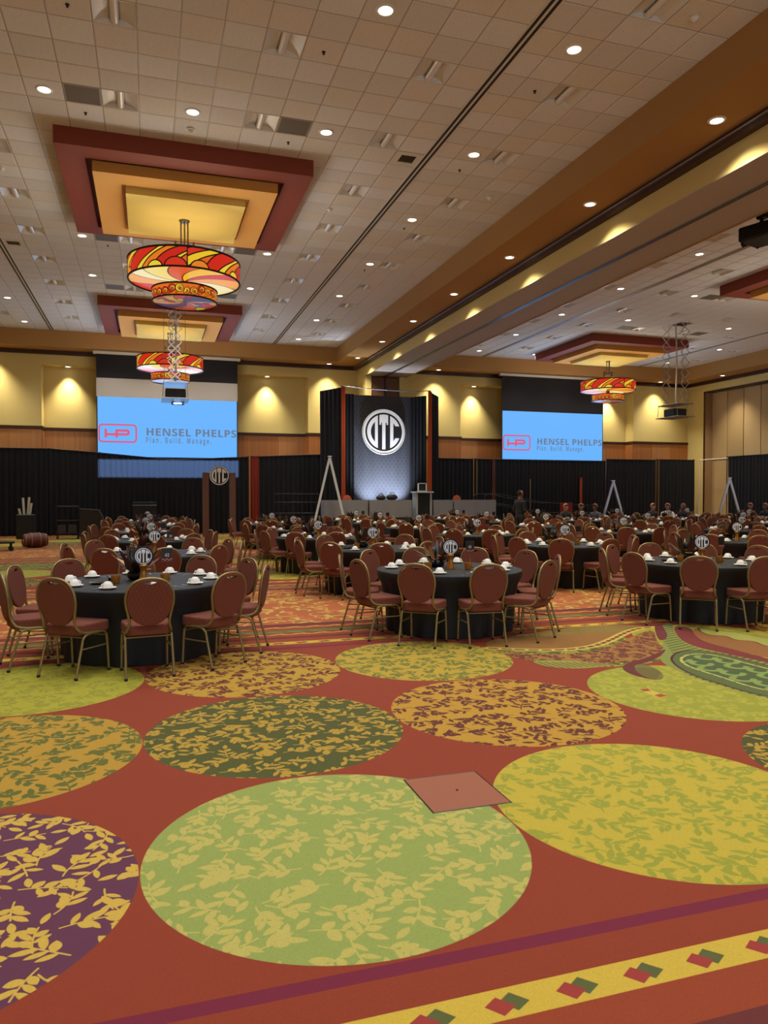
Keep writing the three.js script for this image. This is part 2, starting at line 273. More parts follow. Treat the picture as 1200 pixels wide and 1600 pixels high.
wainscot(XL, -4.37, ZW); wainscot(-4.37, 7.18, NZ); wainscot(7.18, 9.58, ZW); wainscot(11.53, 15.0, ZW); wainscot(15.0, 25.27, NZ); wainscot(25.27, XR, ZW);
for (const [x, d] of [[-4.37, 1], [7.18, -1], [15, 1], [25.27, -1]]) {   // wood and rail return along the niche sides
  const g = box(x, x + d * 0.03, 0.15, RAIL - 0.03, NZ, ZW); uvWorld(g, (a, b, z) => z / 1.25, (a, y) => y / 3);
  struct('wood_panel', g, woodMats[1], backWall); struct('chair_rail', box(x, x + d * 0.06, RAIL - 0.05, RAIL + 0.07, NZ, ZW + 0.06), MAT.cornice, backWall);
}
// pocket of the folding partition between the bays
const pocket = structGroup('wall_partition_pocket');
struct('wall_section', box(9.58, 9.86, 0, YH, ZW - 0.9, -33.05), MAT.paint, pocket); struct('wall_section', box(11.25, 11.53, 0, YH, ZW - 0.9, -33.05), MAT.paint, pocket);
struct('pocket_back', box(9.86, 11.25, 0, YH, -33.4, -33.3), MAT.black, pocket);
for (const [a, b] of [[9.9, 10.5], [10.6, 11.21]]) struct('pocket_door', box(a, b, 0.02, YH - 0.05, -33.22, -33.12), MAT.panelBrown, pocket);
struct('door_post', box(10.5, 10.6, 0, YH, -33.25, -33.16), MAT.cornice, pocket);
// soffits: ochre boxes round each bay and the header with its track between the bays
const soffit = structGroup('ceiling_soffit');
function sof(x0, x1, z0, z1, y0 = YS, m = MAT.ochre) { struct('soffit_box', box(x0, x1, y0, YC + 0.3, z0, z1), m, soffit); }
sof(XL, BAY[0].x0, ZW, ZB); sof(BAY[0].x0, BAY[0].x1, ZW, ZS); sof(BAY[0].x1, 9.58, ZW, ZB);
sof(11.53, BAY[1].x0, ZW, ZB); sof(BAY[1].x0, BAY[1].x1, ZW, ZS); sof(BAY[1].x1, XR + 0.9, ZW, ZB); sof(BAY[0].x0, BAY[1].x1, ZB - 1.2, ZB);
const header = structGroup('ceiling_header');
struct('header_face', box(9.58, 9.75, YH + 0.02, YC + 0.3, ZW, ZB), MAT.paint, header);
struct('header_face', box(11.36, 11.53, YH + 0.02, YC + 0.3, ZW, ZB), MAT.paint, header);
struct('header_underside', box(9.58, 11.53, YH, YH + 0.02, ZW, ZB), MAT.tan, header);
struct('header_bead', box(11.50, 11.56, YH - 0.015, YH + 0.06, ZW, ZB), MAT.ochre, header);
struct('partition_track', box(10.43, 10.57, YH - 0.02, YH, -33.05, ZB), MAT.alu, header);
for (const x of [10.465, 10.535]) struct('track_slot', box(x - 0.016, x + 0.016, YH - 0.024, YH - 0.018, -33.05, ZB), MAT.track, header);
const cornices = structGroup('trim_1');
function cornice(x0, x1, z0, z1) { struct('cornice', box(x0, x1, YS - 0.17, YS, z0, z1), MAT.cornice, cornices); }
cornice(9.41, 9.58, -34.4, ZB); cornice(11.53, 11.70, -34.4, ZB); cornice(XL, 9.58, ZW, ZW + 0.15); cornice(11.53, XR, ZW, ZW + 0.15); cornice(XR - 0.15, XR, ZW, ZB); cornice(XL, XL + 0.15, ZW, ZB);
struct('cove_strip', box(9.37, 9.41, YS - 0.1, YS - 0.07, -34.4, ZB), MAT.alu, cornices);
// right wall with the folded partition panels in their opening
const rightWall = structGroup('wall_right');
struct('wall_section', box(XR, XR + 0.9, 0, YC, ZW, -33.25), MAT.paint, rightWall);
struct('wall_lintel', box(XR, XR + 0.9, 7.33, YC, -33.25, ZB), MAT.paint, rightWall);
struct('wall_backing', box(XR + 0.63, XR + 0.9, 0, 7.33, -33.25, ZB), MAT.black, rightWall);
struct('opening_trim', box(XR - 0.01, XR + 0.6, 7.27, 7.33, -33.25, ZB), MAT.cornice, rightWall);
struct('partition_panel', box(XR + 0.02, XR + 0.5, 0.02, 7.27, -33.25, -33.2), mat(0x9a7a56, 0.8), rightWall);
struct('opening_trim', box(XR - 0.01, XR + 0.03, 0, 7.33, -33.29, -33.2), MAT.cornice, rightWall);
const panelMat = [mat(0xb89a6e, 0.8), mat(0xb09266, 0.8)];
for (let i = 0, z = -33.22; z < -6; i++, z += 1.13) for (const [a, b] of [[0.02, 3.58], [3.62, 7.26]])
  struct('partition_panel', box(XR + 0.5, XR + 0.62, a, b, z + 0.025, z + 1.105), panelMat[i % 2], rightWall);
struct('wall_section', box(XR, XR + 0.9, 0, 7.33, -6, ZB), MAT.paint, rightWall);
for (const [a, b] of [[XL, 9.5], [11.6, XR]]) { const o = struct(numbered('baseboard_back'), box(a, b, 0, 0.14, ZW, ZW + 0.05), MAT.cornice); }

// ------------------------------------------------------------------ ceiling
const ceiling = structGroup('ceiling');
const inTray = (x, z) => BAY.some((b) => TRAYZ.some((t) => Math.abs(x - b.c) < 2.45 && Math.abs(z - t) < 2.45));
const TRACKS = [-3.81, 5.41, 15.72, 24.78];
const fixtures = [];                                  // cells that hold a troffer or a grille instead of a tile
const key = (b, i, k) => `${b}:${i}:${k}`;
const cellUse = new Map();
for (let b = 0; b < 2; b++) {
  const cols = b ? [-1, 3, 7, 11, 15, 19] : [-10, -6, -2, 2, 6, 10];
  for (const i of cols) for (let k = -2; k <= 34; k += 4) { const x = BAY[b].tx + TX * i, z = ROWZ(k); if (!inTray(x, z) && !inTray(x, z - 0.3) && !inTray(x, z + 0.3) && x < BAY[b].x1 - 0.3) cellUse.set(key(b, i, k), 'troffer'); }
  for (const i of b ? [6, 12] : [-3, 3]) for (const k of [6, 18, 26]) cellUse.set(key(b, i, k), 'grille');
}
cellUse.set(key(0, 8 - 1, 7), 'vent'); cellUse.set(key(0, -7, 20), 'vent');
cellUse.set(key(1, 9, 24), 'hatch');
const tileTex = (() => {
  const c = canvas(256, 256), g = c.getContext('2d'); g.fillStyle = '#e0e1e2'; g.fillRect(0, 0, 256, 256); const rand = mulberry(3);
  for (let i = 0; i < 2600; i++) { g.fillStyle = rand() < 0.6 ? 'rgba(150,144,134,0.35)' : 'rgba(236,232,222,0.4)'; g.fillRect(rand() * 256, rand() * 256, 1 + rand() * 2, 1 + rand() * 2); }
  return texOf(c);
})();
const tileMats = [0xffffff, 0xf6f4f0, 0xfbf6ec].map((k) => mat(k, 0.9, { map: tileTex }));
const tileGeo = (() => {                              // lay-in tile with a stepped edge
  const a = TX - 0.012, b = TZ - 0.012, s = 0.014, p = [], uv = [], nrm = [];
  const q = (v) => { for (const i of [0, 1, 2, 0, 2, 3]) { p.push(...v[i]); uv.push(v[i][0] / TX + 0.5, v[i][2] / TZ + 0.5); } };
  const X = a / 2, Zh = b / 2, x = X - s, z = Zh - s;
  q([[-x, 0, -z], [x, 0, -z], [x, 0, z], [-x, 0, z]]);
  q([[-X, 0.007, -Zh], [X, 0.007, -Zh], [x, 0, -z], [-x, 0, -z]]); q([[-x, 0, z], [x, 0, z], [X, 0.007, Zh], [-X, 0.007, Zh]]);
  q([[-X, 0.007, -Zh], [-x, 0, -z], [-x, 0, z], [-X, 0.007, Zh]]); q([[x, 0, -z], [X, 0.007, -Zh], [X, 0.007, Zh], [x, 0, z]]);
  q([[-X, 0.03, Zh], [X, 0.03, Zh], [X, 0.03, -Zh], [-X, 0.03, -Zh]]);
  const g = new THREE.BufferGeometry(); g.setAttribute('position', new THREE.Float32BufferAttribute(p, 3)); g.setAttribute('uv', new THREE.Float32BufferAttribute(uv, 2)); g.computeVertexNormals(); return g;
})();
camera.updateMatrixWorld(); camera.updateProjectionMatrix();
const tiles = [];
for (let b = 0; b < 2; b++) for (let i = -14; i < 26; i++) for (let k = -30; k < 40; k++) {
  const x = BAY[b].tx + TX * i, z = ROWZ(k);
  if (x < BAY[b].x0 - 0.2 || x > BAY[b].x1 + 0.2 || z < ZS - 0.2 || z > ZB - 1) continue;
  if (inTray(x, z) && [-1, 1].every((s) => inTray(x + s * 0.3, z) && inTray(x, z + s * 0.3))) continue;
  if (cellUse.has(key(b, i, k))) { fixtures.push([cellUse.get(key(b, i, k)), x, z, b, i, k]); continue; }
  const v = V(x, YC, z).project(camera); const vis = z < -1 && Math.abs(v.x) < 1.02 && Math.abs(v.y) < 1.02;
  tiles.push({ x, z, d: vis ? Math.hypot(x, z) : 1e3 + Math.hypot(x, z), v: tiles.length });
}
tiles.sort((p, q) => p.d - q.d);
tiles.slice(0, 300).forEach((t) => struct('ceiling_tile', tileGeo, tileMats[(t.v * 7) % 3], ceiling).position.set(t.x, YC, t.z));
{
  const rest = tiles.slice(300), im = new THREE.InstancedMesh(tileGeo, tileMats[0], rest.length); im.name = 'ceiling_tile_field'; im.userData.kind = 'stuff';
  rest.forEach((t, i) => im.setMatrixAt(i, new THREE.Matrix4().makeTranslation(t.x, YC, t.z))); ceiling.add(im);
}
for (let b = 0; b < 2; b++) {                         // inverted-T grid just above the tile faces
  const g = [];
  for (let i = -14; i < 26; i++) { const x = BAY[b].tx + TX * (i + 0.5); if (x > BAY[b].x0 && x < BAY[b].x1) g.push(box(x - 0.012, x + 0.012, YC + 0.006, YC + 0.04, ZS, ZB - 1.2)); }
  for (let k = -30; k < 40; k++) { const z = ROWZ(k + 0.5); if (z > ZS && z < ZB - 1.2) g.push(box(BAY[b].x0, BAY[b].x1, YC + 0.0065, YC + 0.035, z - 0.012, z + 0.012)); }
  struct('ceiling_grid', merge(g), MAT.grid, ceiling);
}
for (const x of TRACKS) {
  struct('ceiling_track', box(x - 0.1, x + 0.1, YC - 0.012, YC + 0.03, ZS, ZB - 1.2), MAT.offwhite, ceiling);
  for (const s of [-1, 1]) struct('track_slot', box(x + s * 0.048 - 0.024, x + s * 0.048 + 0.024, YC - 0.016, YC - 0.01, ZS, ZB - 1.2), MAT.track, ceiling);
}
const bayWord = ['near bay', 'far bay'];
// square recessed fluorescent fixtures, switched off
const trofferSrc = (() => {
  const o = new THREE.Group(); o.name = 'troffer'; const hx = TX / 2 - 0.012, hz = TZ / 2 - 0.012;
  part('housing', merge([box(-hx, hx, 0.11, 0.12, -hz, hz), box(-hx, -hx + 0.006, 0, 0.115, -hz, hz), box(hx - 0.006, hx, 0, 0.115, -hz, hz)]), MAT.offwhite, o);
  for (const s of [-1, 1]) {
    const sh = [], n = 7; for (let i = 0; i <= n; i++) { const t = i / n; sh.push([s * (hx - t * (hx - 0.075)), 0.004 + 0.085 * Math.sin(t * Math.PI / 2)]); }
    const p = []; for (let i = 0; i < n; i++) { const [a, b] = [sh[i], sh[i + 1]]; p.push(a[0], a[1], -hz, b[0], b[1], -hz, b[0], b[1], hz, a[0], a[1], -hz, b[0], b[1], hz, a[0], a[1], hz); }
    const g = new THREE.BufferGeometry(); g.setAttribute('position', new THREE.Float32BufferAttribute(p, 3)); g.setAttribute('uv', new THREE.Float32BufferAttribute(new Float32Array(p.length / 3 * 2), 2)); g.computeVertexNormals();
    part('reflector', g, mat(0xd8d6d0, 0.35, { side: THREE.DoubleSide }), o);
    part('end_plate', box(-hx, hx, 0.0, 0.1, s * hz - 0.004, s * hz + 0.004), MAT.white, o);
  }
  part('lamp_basket', new THREE.CylinderGeometry(0.062, 0.062, 2 * hz - 0.02, 12, 1, false).rotateX(Math.PI / 2).scale(1, 0.7, 1).translate(0, 0.048, 0), mat(0xdedede, 0.25), o);
  return o;
})();
const grilleSrc = (() => {
  const o = new THREE.Group(); o.name = 'speaker_grille'; const h = TX / 2 - 0.012;
  part('frame', merge([box(-h, h, 0, 0.02, -h, -h + 0.02), box(-h, h, 0, 0.02, h - 0.02, h), box(-h, -h + 0.02, 0, 0.02, -h, h), box(h - 0.02, h, 0, 0.02, -h, h)]), MAT.grid, o);
  part('perforated_panel', box(-h + 0.02, h - 0.02, 0.008, 0.014, -h + 0.02, h - 0.02), MAT.grille, o); return o;
})();
const ventSrc = (() => {
  const o = new THREE.Group(); o.name = 'air_vent'; const h = TX / 2 - 0.012;
  part('panel', merge([box(-h, h, 0, 0.02, -h, -0.16), box(-h, h, 0, 0.02, 0.16, h), box(-h, -0.16, 0, 0.02, -0.16, 0.16), box(0.16, h, 0, 0.02, -0.16, 0.16)]), MAT.offwhite, o);
  part('duct', box(-0.17, 0.17, 0.03, 0.034, -0.17, 0.17), MAT.grille, o);
  for (let i = 0; i < 9; i++) part('louver', new THREE.BoxGeometry(0.32, 0.004, 0.03).rotateX(0.7).translate(0, 0.016, -0.144 + i * 0.036), MAT.grille, o);
  return o;
})();
const hatchDone = [];
const rowOrd = {};
fixtures.sort((p, q) => q[2] - p[2]);
for (const [kind, x, z, b, i, k] of fixtures) {
  const v = V(x, YC, z).project(camera), seen = z < -1 && Math.abs(v.x) < 1.05 && Math.abs(v.y) < 1.05; if (kind !== 'hatch' && !seen) { if (z < -1) { const o = new THREE.Mesh(tileGeo, tileMats[0]); o.name = 'ceiling_tile'; o.position.set(x, YC, z); ceiling.add(o); } continue; }
  const ok = kind + b + i; rowOrd[ok] = (rowOrd[ok] ?? 0) + 1; const colN = ORD[(b ? [-1, 3, 7, 11, 15, 19] : [-10, -6, -2, 2, 6, 10]).indexOf(i) + 1];
  const nth = rowOrd[ok];
  if (kind === 'troffer') tag(copyOf(trofferSrc, '', [x, YC, z], 0), `unlit recessed square light, ${ORD[nth]} back along the ${colN} line from the left, ${bayWord[b]}`, 'ceiling light', 'unlit square ceiling lights');
  if (kind === 'grille') tag(copyOf(grilleSrc, '', [x, YC, z], 0), `dark perforated square ceiling panel, ${ORD[nth]} back on the ${i < 0 || i === 6 ? 'left' : 'right'} side of ${bayWord[b]} trays`, 'speaker grille', 'dark square ceiling panels');
  if (kind === 'vent') tag(copyOf(ventSrc, '', [x, YC, z], 0), `square slatted air vent beside the ${x > 0 ? 'right hand' : 'left hand'} ceiling track`, 'air vent', 'ceiling air vents');
  if (kind === 'hatch') struct('lift_hatch', box(x - 0.29, x + 0.29, YC + 0.05, YC + 0.06, z - 0.29, z + 0.29), MAT.black, ceiling);
}

// ------------------------------------------------------------------ recessed downlights
const lensMat = new THREE.MeshStandardMaterial({ color: 0x222222, emissive: 0xfff6e6, emissiveIntensity: 5, roughness: 0.4 });
const downSrc = (() => {
  const o = new THREE.Group(); o.name = 'downlight';
  part('trim_ring', lathe([[0.105, -0.004], [0.105, -0.016], [0.118, -0.02], [0.14, -0.012], [0.145, 0]], 20), MAT.white, o);
  part('lens', new THREE.CircleGeometry(0.107, 20).rotateX(Math.PI / 2).translate(0, -0.006, 0), lensMat, o); return o;
})();
let spotTarget = (l, x, y, z) => { l.target.position.set(x, y, z); scene.add(l.target); };
function downlight(x, y, z, cd, angle, color, label, group, opt = {}) {
  const o = tag(copyOf(downSrc, label, [x, y, z], 0), label, 'downlight', group);
  const s = new THREE.SpotLight(color, cd, 0, angle, opt.pen ?? 0.8, 2); s.position.set(x, y - 0.035, z); s.castShadow = true; s.shadow.radius = 4; s.name = 'downlight_lamp';
  scene.add(s); spotTarget(s, x + (opt.dx ?? 0), 0, z + (opt.dz ?? 0)); return o;
}
for (let b = 0; b < 2; b++) {
  const xs = b ? [14.92, 17.87, 20.27, 22.7, 25.55] : [-4.65, -1.65, 0.78, 3.22, 6.26];
  xs.forEach((x, i) => { for (let k = -18; k <= 36; k += 6) {
    const z = ROWZ(k); if (inTray(x, z) || inTray(x + 0.2, z) || inTray(x - 0.2, z)) continue; if ((i === 2) && (k === 24 || k === 18)) continue;
    if (b === 1 && z > -8) continue;
    downlight(x, YC, z, CD_DOWN, 0.95, k < -5 ? COL_COOL : COL_DOWN, `round ceiling downlight, ${ORD[k / 6 + 4]} along the ${ORD[i + 1]} line from the left, ${bayWord[b]}`, 'round ceiling downlights');
  } });
}
for (let k = -12; k <= 36; k += 6) downlight(8.95, YS, ROWZ(k), CD_SOFFIT, 1.08, COL_WASH, `round downlight under the ochre beam beside the partition header, ${ORD[k / 6 + 3]} from the front`, 'downlights under the ochre beam', { pen: 0.7 });
// wall washers under the back soffit and in the niche lintels
for (const x of [-6.3, 8.08, 13.6, 26.6]) downlight(x, YS, -34.02, CD_WALL, 0.8, COL_WASH, `wall washing downlight under the back soffit ${x < 0 ? 'by the first wall bay' : x < 9 ? 'beside the pocket doors' : x < 14 ? 'just past the pocket doors' : 'near the far corner'}`, 'downlights under the back soffit', { pen: 1 });
for (const [x, w] of [[-3.35, 'first niche beside the bigger screen'], [5.3, 'first niche beyond the bigger screen'], [15.9, 'second niche before the farther screen'], [24.0, 'second niche past the farther screen']])
  downlight(x, 7.28, -34.9, CD_NICHE, 0.72, COL_WASH, `niche downlight in the lintel of the ${w}`, 'niche downlights', { pen: 1 });
for (const z of [-31.2, -27.5, -23.8]) downlight(28.2, YS, z, CD_WALL, 0.8, COL_WASH, `downlight under the soffit above the tan panels, ${z < -30 ? 'nearest the corner' : z < -26 ? 'second from the corner' : 'third from the corner'}`, 'downlights above the tan panels', { pen: 1 });
// sprinkler heads and detectors
const sprinklerSrc = (() => { const o = new THREE.Group(); o.name = 'sprinkler_head'; o.scale.setScalar(0.7); part('escutcheon', new THREE.CylinderGeometry(0.04, 0.045, 0.01, 12).translate(0, -0.005, 0), MAT.darkMetal, o); part('deflector', lathe([[0.0, -0.06], [0.03, -0.058], [0.012, -0.03], [0.014, -0.005]], 10), MAT.darkMetal, o); return o; })();
const detectorSrc = (() => { const o = new THREE.Group(); o.name = 'smoke_detector'; part('base', new THREE.CylinderGeometry(0.075, 0.085, 0.02, 16).translate(0, -0.01, 0), MAT.white, o); part('sensor_dome', lathe([[0, -0.075], [0.03, -0.07], [0.045, -0.045], [0.06, -0.02]], 14), MAT.white, o); return o; })();
let spn = 0; for (const [i, k] of [[3, 2], [-3, 2], [9, 2], [3, 7], [-3, 7], [9, 7.2], [9, 13], [9, 19], [-3, 19], [3, 25]]) { const x = 0.78 + TX * i, z = ROWZ(k); tag(copyOf(sprinklerSrc, '', [x, YC, z], 0), `small dark sprinkler head in a near bay ceiling tile, ${ORD[++spn]} of ten`, 'sprinkler', 'sprinkler heads'); }
for (const [x, z, w] of [[0.78, -14.43, 'in front of the nearest ceiling tray'], [7.49, -8.89, 'beside the ochre beam near the top'], [7.49, -15.6, 'beside the ochre beam further back'], [-2.9, -17.3, 'on the left of the nearest tray'], [4.15, -17.4, 'on the right of the nearest tray']]) tag(copyOf(detectorSrc, '', [x, YC, z], 0), `white smoke detector ${w}`, 'smoke detector', 'smoke detectors');

// ------------------------------------------------------------------ ceiling trays and chandeliers
function ring(ho, hi, y0, y1) { const s = new THREE.Shape([V2(-ho, -ho), V2(ho, -ho), V2(ho, ho), V2(-ho, ho)]); s.holes.push(new THREE.Path([V2(-hi, -hi), V2(-hi, hi), V2(hi, hi), V2(hi, -hi)])); return new THREE.ExtrudeGeometry(s, { depth: y1 - y0, bevelEnabled: false }).rotateX(-Math.PI / 2).translate(0, y0, 0); }
const traySrc = (() => {
  const o = new THREE.Group(); o.name = 'ceiling_tray';
  part('outer_frame', ring(2.45, 1.94, -0.33, 0), MAT.burgundy, o);
  part('middle_frame', ring(1.82, 1.3, -0.51, -0.3), MAT.amber, o);
  part('centre_panel', box(-1.22, 1.22, -0.64, -0.46, -1.22, 1.22), MAT.straw, o);
  part('upper_plate', box(-1.96, 1.96, -0.2, -0.1, -1.96, 1.96), MAT.burgundy, o);
  part('upper_plate', box(-1.32, 1.32, -0.45, -0.36, -1.32, 1.32), MAT.amber, o);
  return o;
})();
// stained glass patterns
function glassBand(w, h, small) {
  const c = canvas(w, h), g = c.getContext('2d'), rand = mulberry(small ? 41 : 17), cols = ['#e2641a', '#d6321c', '#f0c62a', '#e88426', '#cc261a', '#f3cf3a', '#ea7a20'];
  g.fillStyle = '#e06a1c'; g.fillRect(0, 0, w, h); g.strokeStyle = '#1a0d08'; g.lineJoin = 'round';
  if (!small) for (let q = 0; q < 4; q++) {
    g.save(); g.beginPath(); g.rect(q * w / 4, 0, w / 4, h); g.clip(); g.translate(q * w / 4, 0); g.scale(h, h); g.lineWidth = 0.06; const W = w / 4 / h;
    const arc = (x0, x1, top, thick, col) => { g.fillStyle = col; g.beginPath(); g.moveTo(x0, 1.05); g.bezierCurveTo(x0 + 0.35, top + 0.25, x0 + 0.9, top, x1, -0.1); g.lineTo(x1 + thick, -0.1); g.bezierCurveTo(x0 + 0.9 + thick, top + 0.35, x0 + 0.5 + thick, top + 0.5, x0 + thick, 1.05); g.closePath(); g.fill(); g.stroke(); };
    g.fillStyle = '#f0c62a'; g.fillRect(0, 0, 0.4, 1);
    for (const [x0, x1, t, k, col] of [[-1.2, 0.6, 0.1, 0.7, '#d6321c'], [-0.5, 1.3, 0.2, 0.42, '#f0c62a'], [0.05, 1.9, 0.3, 0.6, '#e2641a'], [0.75, 2.2, -0.1, 0.75, '#d42a1a'], [1.4, 2.9, 0.3, 0.34, '#f3cf3a'], [1.8, 3.3, 0.2, 0.8, '#ea7a20'], [2.4, 4.0, 0.1, 0.65, '#cc261a'], [3.0, 4.5, 0.3, 0.36, '#f0c62a'], [3.4, 4.9, 0.15, 0.7, '#e2641a']]) arc(x0, x1, t, k, col);
    for (const [x, r, col] of [[0.55, 0.42, '#e88426'], [2.55, 0.36, '#f3cf3a'], [W - 0.5, 0.5, '#d6321c']]) { g.fillStyle = col; g.beginPath(); g.arc(x, 1.05, r, Math.PI, 0); g.closePath(); g.fill(); g.stroke(); }
    g.restore();
  } else { g.lineWidth = 6; for (let x = 0; x < w; x += h * 0.62) {
    const y = h * (0.35 + rand() * 0.3), r = h * 0.32; g.fillStyle = cols[Math.floor(rand() * cols.length)]; g.beginPath(); g.arc(x, y, r, 0, 7); g.fill(); g.stroke();
    g.fillStyle = '#f0c236'; g.beginPath(); g.arc(x + r * 0.15, y, r * 0.62, 0, 7); g.fill(); g.stroke(); g.fillStyle = '#d8441c'; g.beginPath(); g.arc(x + r * 0.1, y + r * 0.1, r * 0.3, 0, 7); g.fill(); g.stroke();
    g.fillStyle = cols[Math.floor(rand() * 7)]; g.beginPath(); leafPath(g, x + r, h * 0.9, -1.2 + rand(), h * 0.7, h * 0.12); g.fill(); g.stroke();
  } }
  return texOf(c);
}
function glassDisc(n, small) {
  const c = canvas(n, n), g = c.getContext('2d'), R = n / 2; const rand = mulberry(small ? 91 : 33);
  g.fillStyle = '#f0a84a'; g.fillRect(0, 0, n, n); g.strokeStyle = '#2a140c'; g.lineWidth = n / 110;
  const cols = small ? ['#efc33a', '#d8582a', '#8c3540', '#5a4a6a', '#f0a040', '#d23a2a'] : ['#f2d46a', '#dc5a2a', '#f0b830', '#d43a22', '#f0a040', '#f2e0a0'];
  for (let i = 0; i < 12; i++) { const a = i * 0.5236 + rand() * 0.2; g.fillStyle = cols[i % cols.length]; g.beginPath(); g.moveTo(R, R); g.bezierCurveTo(R + Math.cos(a) * R * 0.5, R + Math.sin(a) * R * 0.5, R + Math.cos(a + 0.5) * R * 0.9, R + Math.sin(a + 0.5) * R * 0.9, R + Math.cos(a + 0.75) * R * 1.1, R + Math.sin(a + 0.75) * R * 1.1); g.lineTo(R + Math.cos(a + 1.3) * R * 1.1, R + Math.sin(a + 1.3) * R * 1.1); g.bezierCurveTo(R + Math.cos(a + 1.1) * R * 0.8, R + Math.sin(a + 1.1) * R * 0.8, R + Math.cos(a + 0.6) * R * 0.4, R + Math.sin(a + 0.6) * R * 0.4, R, R); g.fill(); g.stroke(); }
  if (small) for (let i = 0; i < 14; i++) { const a = rand() * 6.3, r = R * (0.2 + rand() * 0.65); g.fillStyle = cols[i % 6]; g.beginPath(); g.arc(R + Math.cos(a) * r, R + Math.sin(a) * r, R * 0.11, 0, 7); g.fill(); g.stroke(); }
  return texOf(c);
}
const glow = (t, k) => new THREE.MeshStandardMaterial({ color: 0x1a0d06, emissive: 0xffffff, emissiveMap: t, emissiveIntensity: k, roughness: 0.35, side: THREE.DoubleSide });
const bandTex = glassBand(2048, 128, false), bandTex2 = glassBand(2048, 128, true);
const GLOW = { band: glow(bandTex, 0.72), band2: glow(bandTex2, 0.8), disc: glow(glassDisc(512, false), 0.8), disc2: glow(glassDisc(512, true), 0.42) };
const chandelierSrc = (() => {                         // origin at the tray face it hangs from (y = 0)
  const o = new THREE.Group(); o.name = 'chandelier'; const M = MAT.bronze, F = MAT.shadeFrame;
  part('canopy', lathe([[0, -0.03], [0.1, -0.035], [0.115, -0.02], [0.115, 0], [0, 0]], 20), M, o);
  for (const [x, z] of [[-0.075, 0], [0.075, 0], [0, 0.06]]) part('rod', bar(V(x, -0.56, z), V(x, -0.01, z), 0.016, 8), M, o);
  part('bracket', merge([box(-0.2, 0.2, -0.62, -0.54, -0.045, 0.045), box(-0.22, -0.18, -0.68, -0.48, -0.06, 0.06), box(0.18, 0.22, -0.68, -0.48, -0.06, 0.06)]), M, o);
  for (const x of [-0.2, 0.2]) part('rod', bar(V(x, -0.97, 0), V(x, -0.6, 0), 0.016, 8), M, o);
  part('spider', merge([0, 1, 2].map((i) => box(-1.2, 1.2, -0.975, -0.95, -0.015, 0.015).rotateY(i * Math.PI / 3))), F, o);
  const big = part('drum_shade', new THREE.CylinderGeometry(1.22, 1.22, 0.41, 64, 1, true).translate(0, -1.165, 0), GLOW.band, o);
  for (const y of [-0.95, -1.38]) part('rim', new THREE.TorusGeometry(1.222, 0.022, 8, 64).rotateX(Math.PI / 2).translate(0, y, 0), F, big);
  for (let i = 0; i < 4; i++) part('seam_strip', box(-0.012, 0.012, -1.38, -0.95, 1.21, 1.232).rotateY(i * Math.PI / 2), F, big);
  part('diffuser', new THREE.CircleGeometry(1.215, 64).rotateX(Math.PI / 2).translate(0, -1.37, 0), GLOW.disc, o);
  part('stem', new THREE.CylinderGeometry(0.08, 0.08, 0.22, 12).translate(0, -1.48, 0), M, o);
  const small = part('lower_drum_shade', new THREE.CylinderGeometry(0.71, 0.71, 0.26, 48, 1, true).translate(0, -1.71, 0), GLOW.band2, o);
  for (const y of [-1.575, -1.845]) part('rim', new THREE.TorusGeometry(0.712, 0.02, 8, 48).rotateX(Math.PI / 2).translate(0, y, 0), F, small);
  part('lower_top', new THREE.CircleGeometry(0.705, 48).rotateX(-Math.PI / 2).translate(0, -1.585, 0), F, small);
  part('lower_diffuser', new THREE.CircleGeometry(0.705, 48).rotateX(Math.PI / 2).translate(0, -1.838, 0), GLOW.disc2, o);
  return o;
})();
const trayWords = [['nearest ceiling tray', 'tray before the bigger screen'], ['tray cut by the picture edge', 'tray before the farther screen']];
BAY.forEach((b, i) => TRAYZ.forEach((z, j) => {
  tag(copyOf(traySrc, '', [b.c, YC, z], 0), `stepped burgundy, amber and straw panels, ${trayWords[i][j]}`, 'ceiling tray', 'stepped ceiling trays');
  tag(copyOf(chandelierSrc, '', [b.c, YC - 0.64, z], 0), `round two tier stained glass chandelier under the ${trayWords[i][j]}`, 'chandelier', 'stained glass chandeliers');
  for (const [dx, dz] of [[0.62, 0], [-0.62, 0], [0, 0.62], [0, -0.62]]) { const p = new THREE.PointLight(COL_WARM, CD_CHANDELIER / 4, 0, 2); p.position.set(b.c + dx, YC - 1.78, z + dz); p.castShadow = true; p.shadow.radius = 5; p.name = 'chandelier_lamp'; scene.add(p); }
  for (let q = 0; q < 6; q++) { const a = q * Math.PI / 3 + 0.5, p = new THREE.RectAreaLight(COL_GLOW, NIT_GLOW, 1.2, 0.38), d = [Math.sin(a), Math.cos(a)]; p.position.set(b.c + d[0] * 1.27, YC - 1.805, z + d[1] * 1.27); p.lookAt(b.c + d[0] * 9, YC - 1.805, z + d[1] * 9); p.name = 'chandelier_shade_glow'; scene.add(p); }
  const r = new THREE.RectAreaLight(COL_WARM, 3.0, 0.9, 0.9); r.position.set(b.c, YC - 0.64 - 1.9, z); r.lookAt(b.c, 0, z); r.name = 'chandelier_downward_lamp'; scene.add(r);
}));

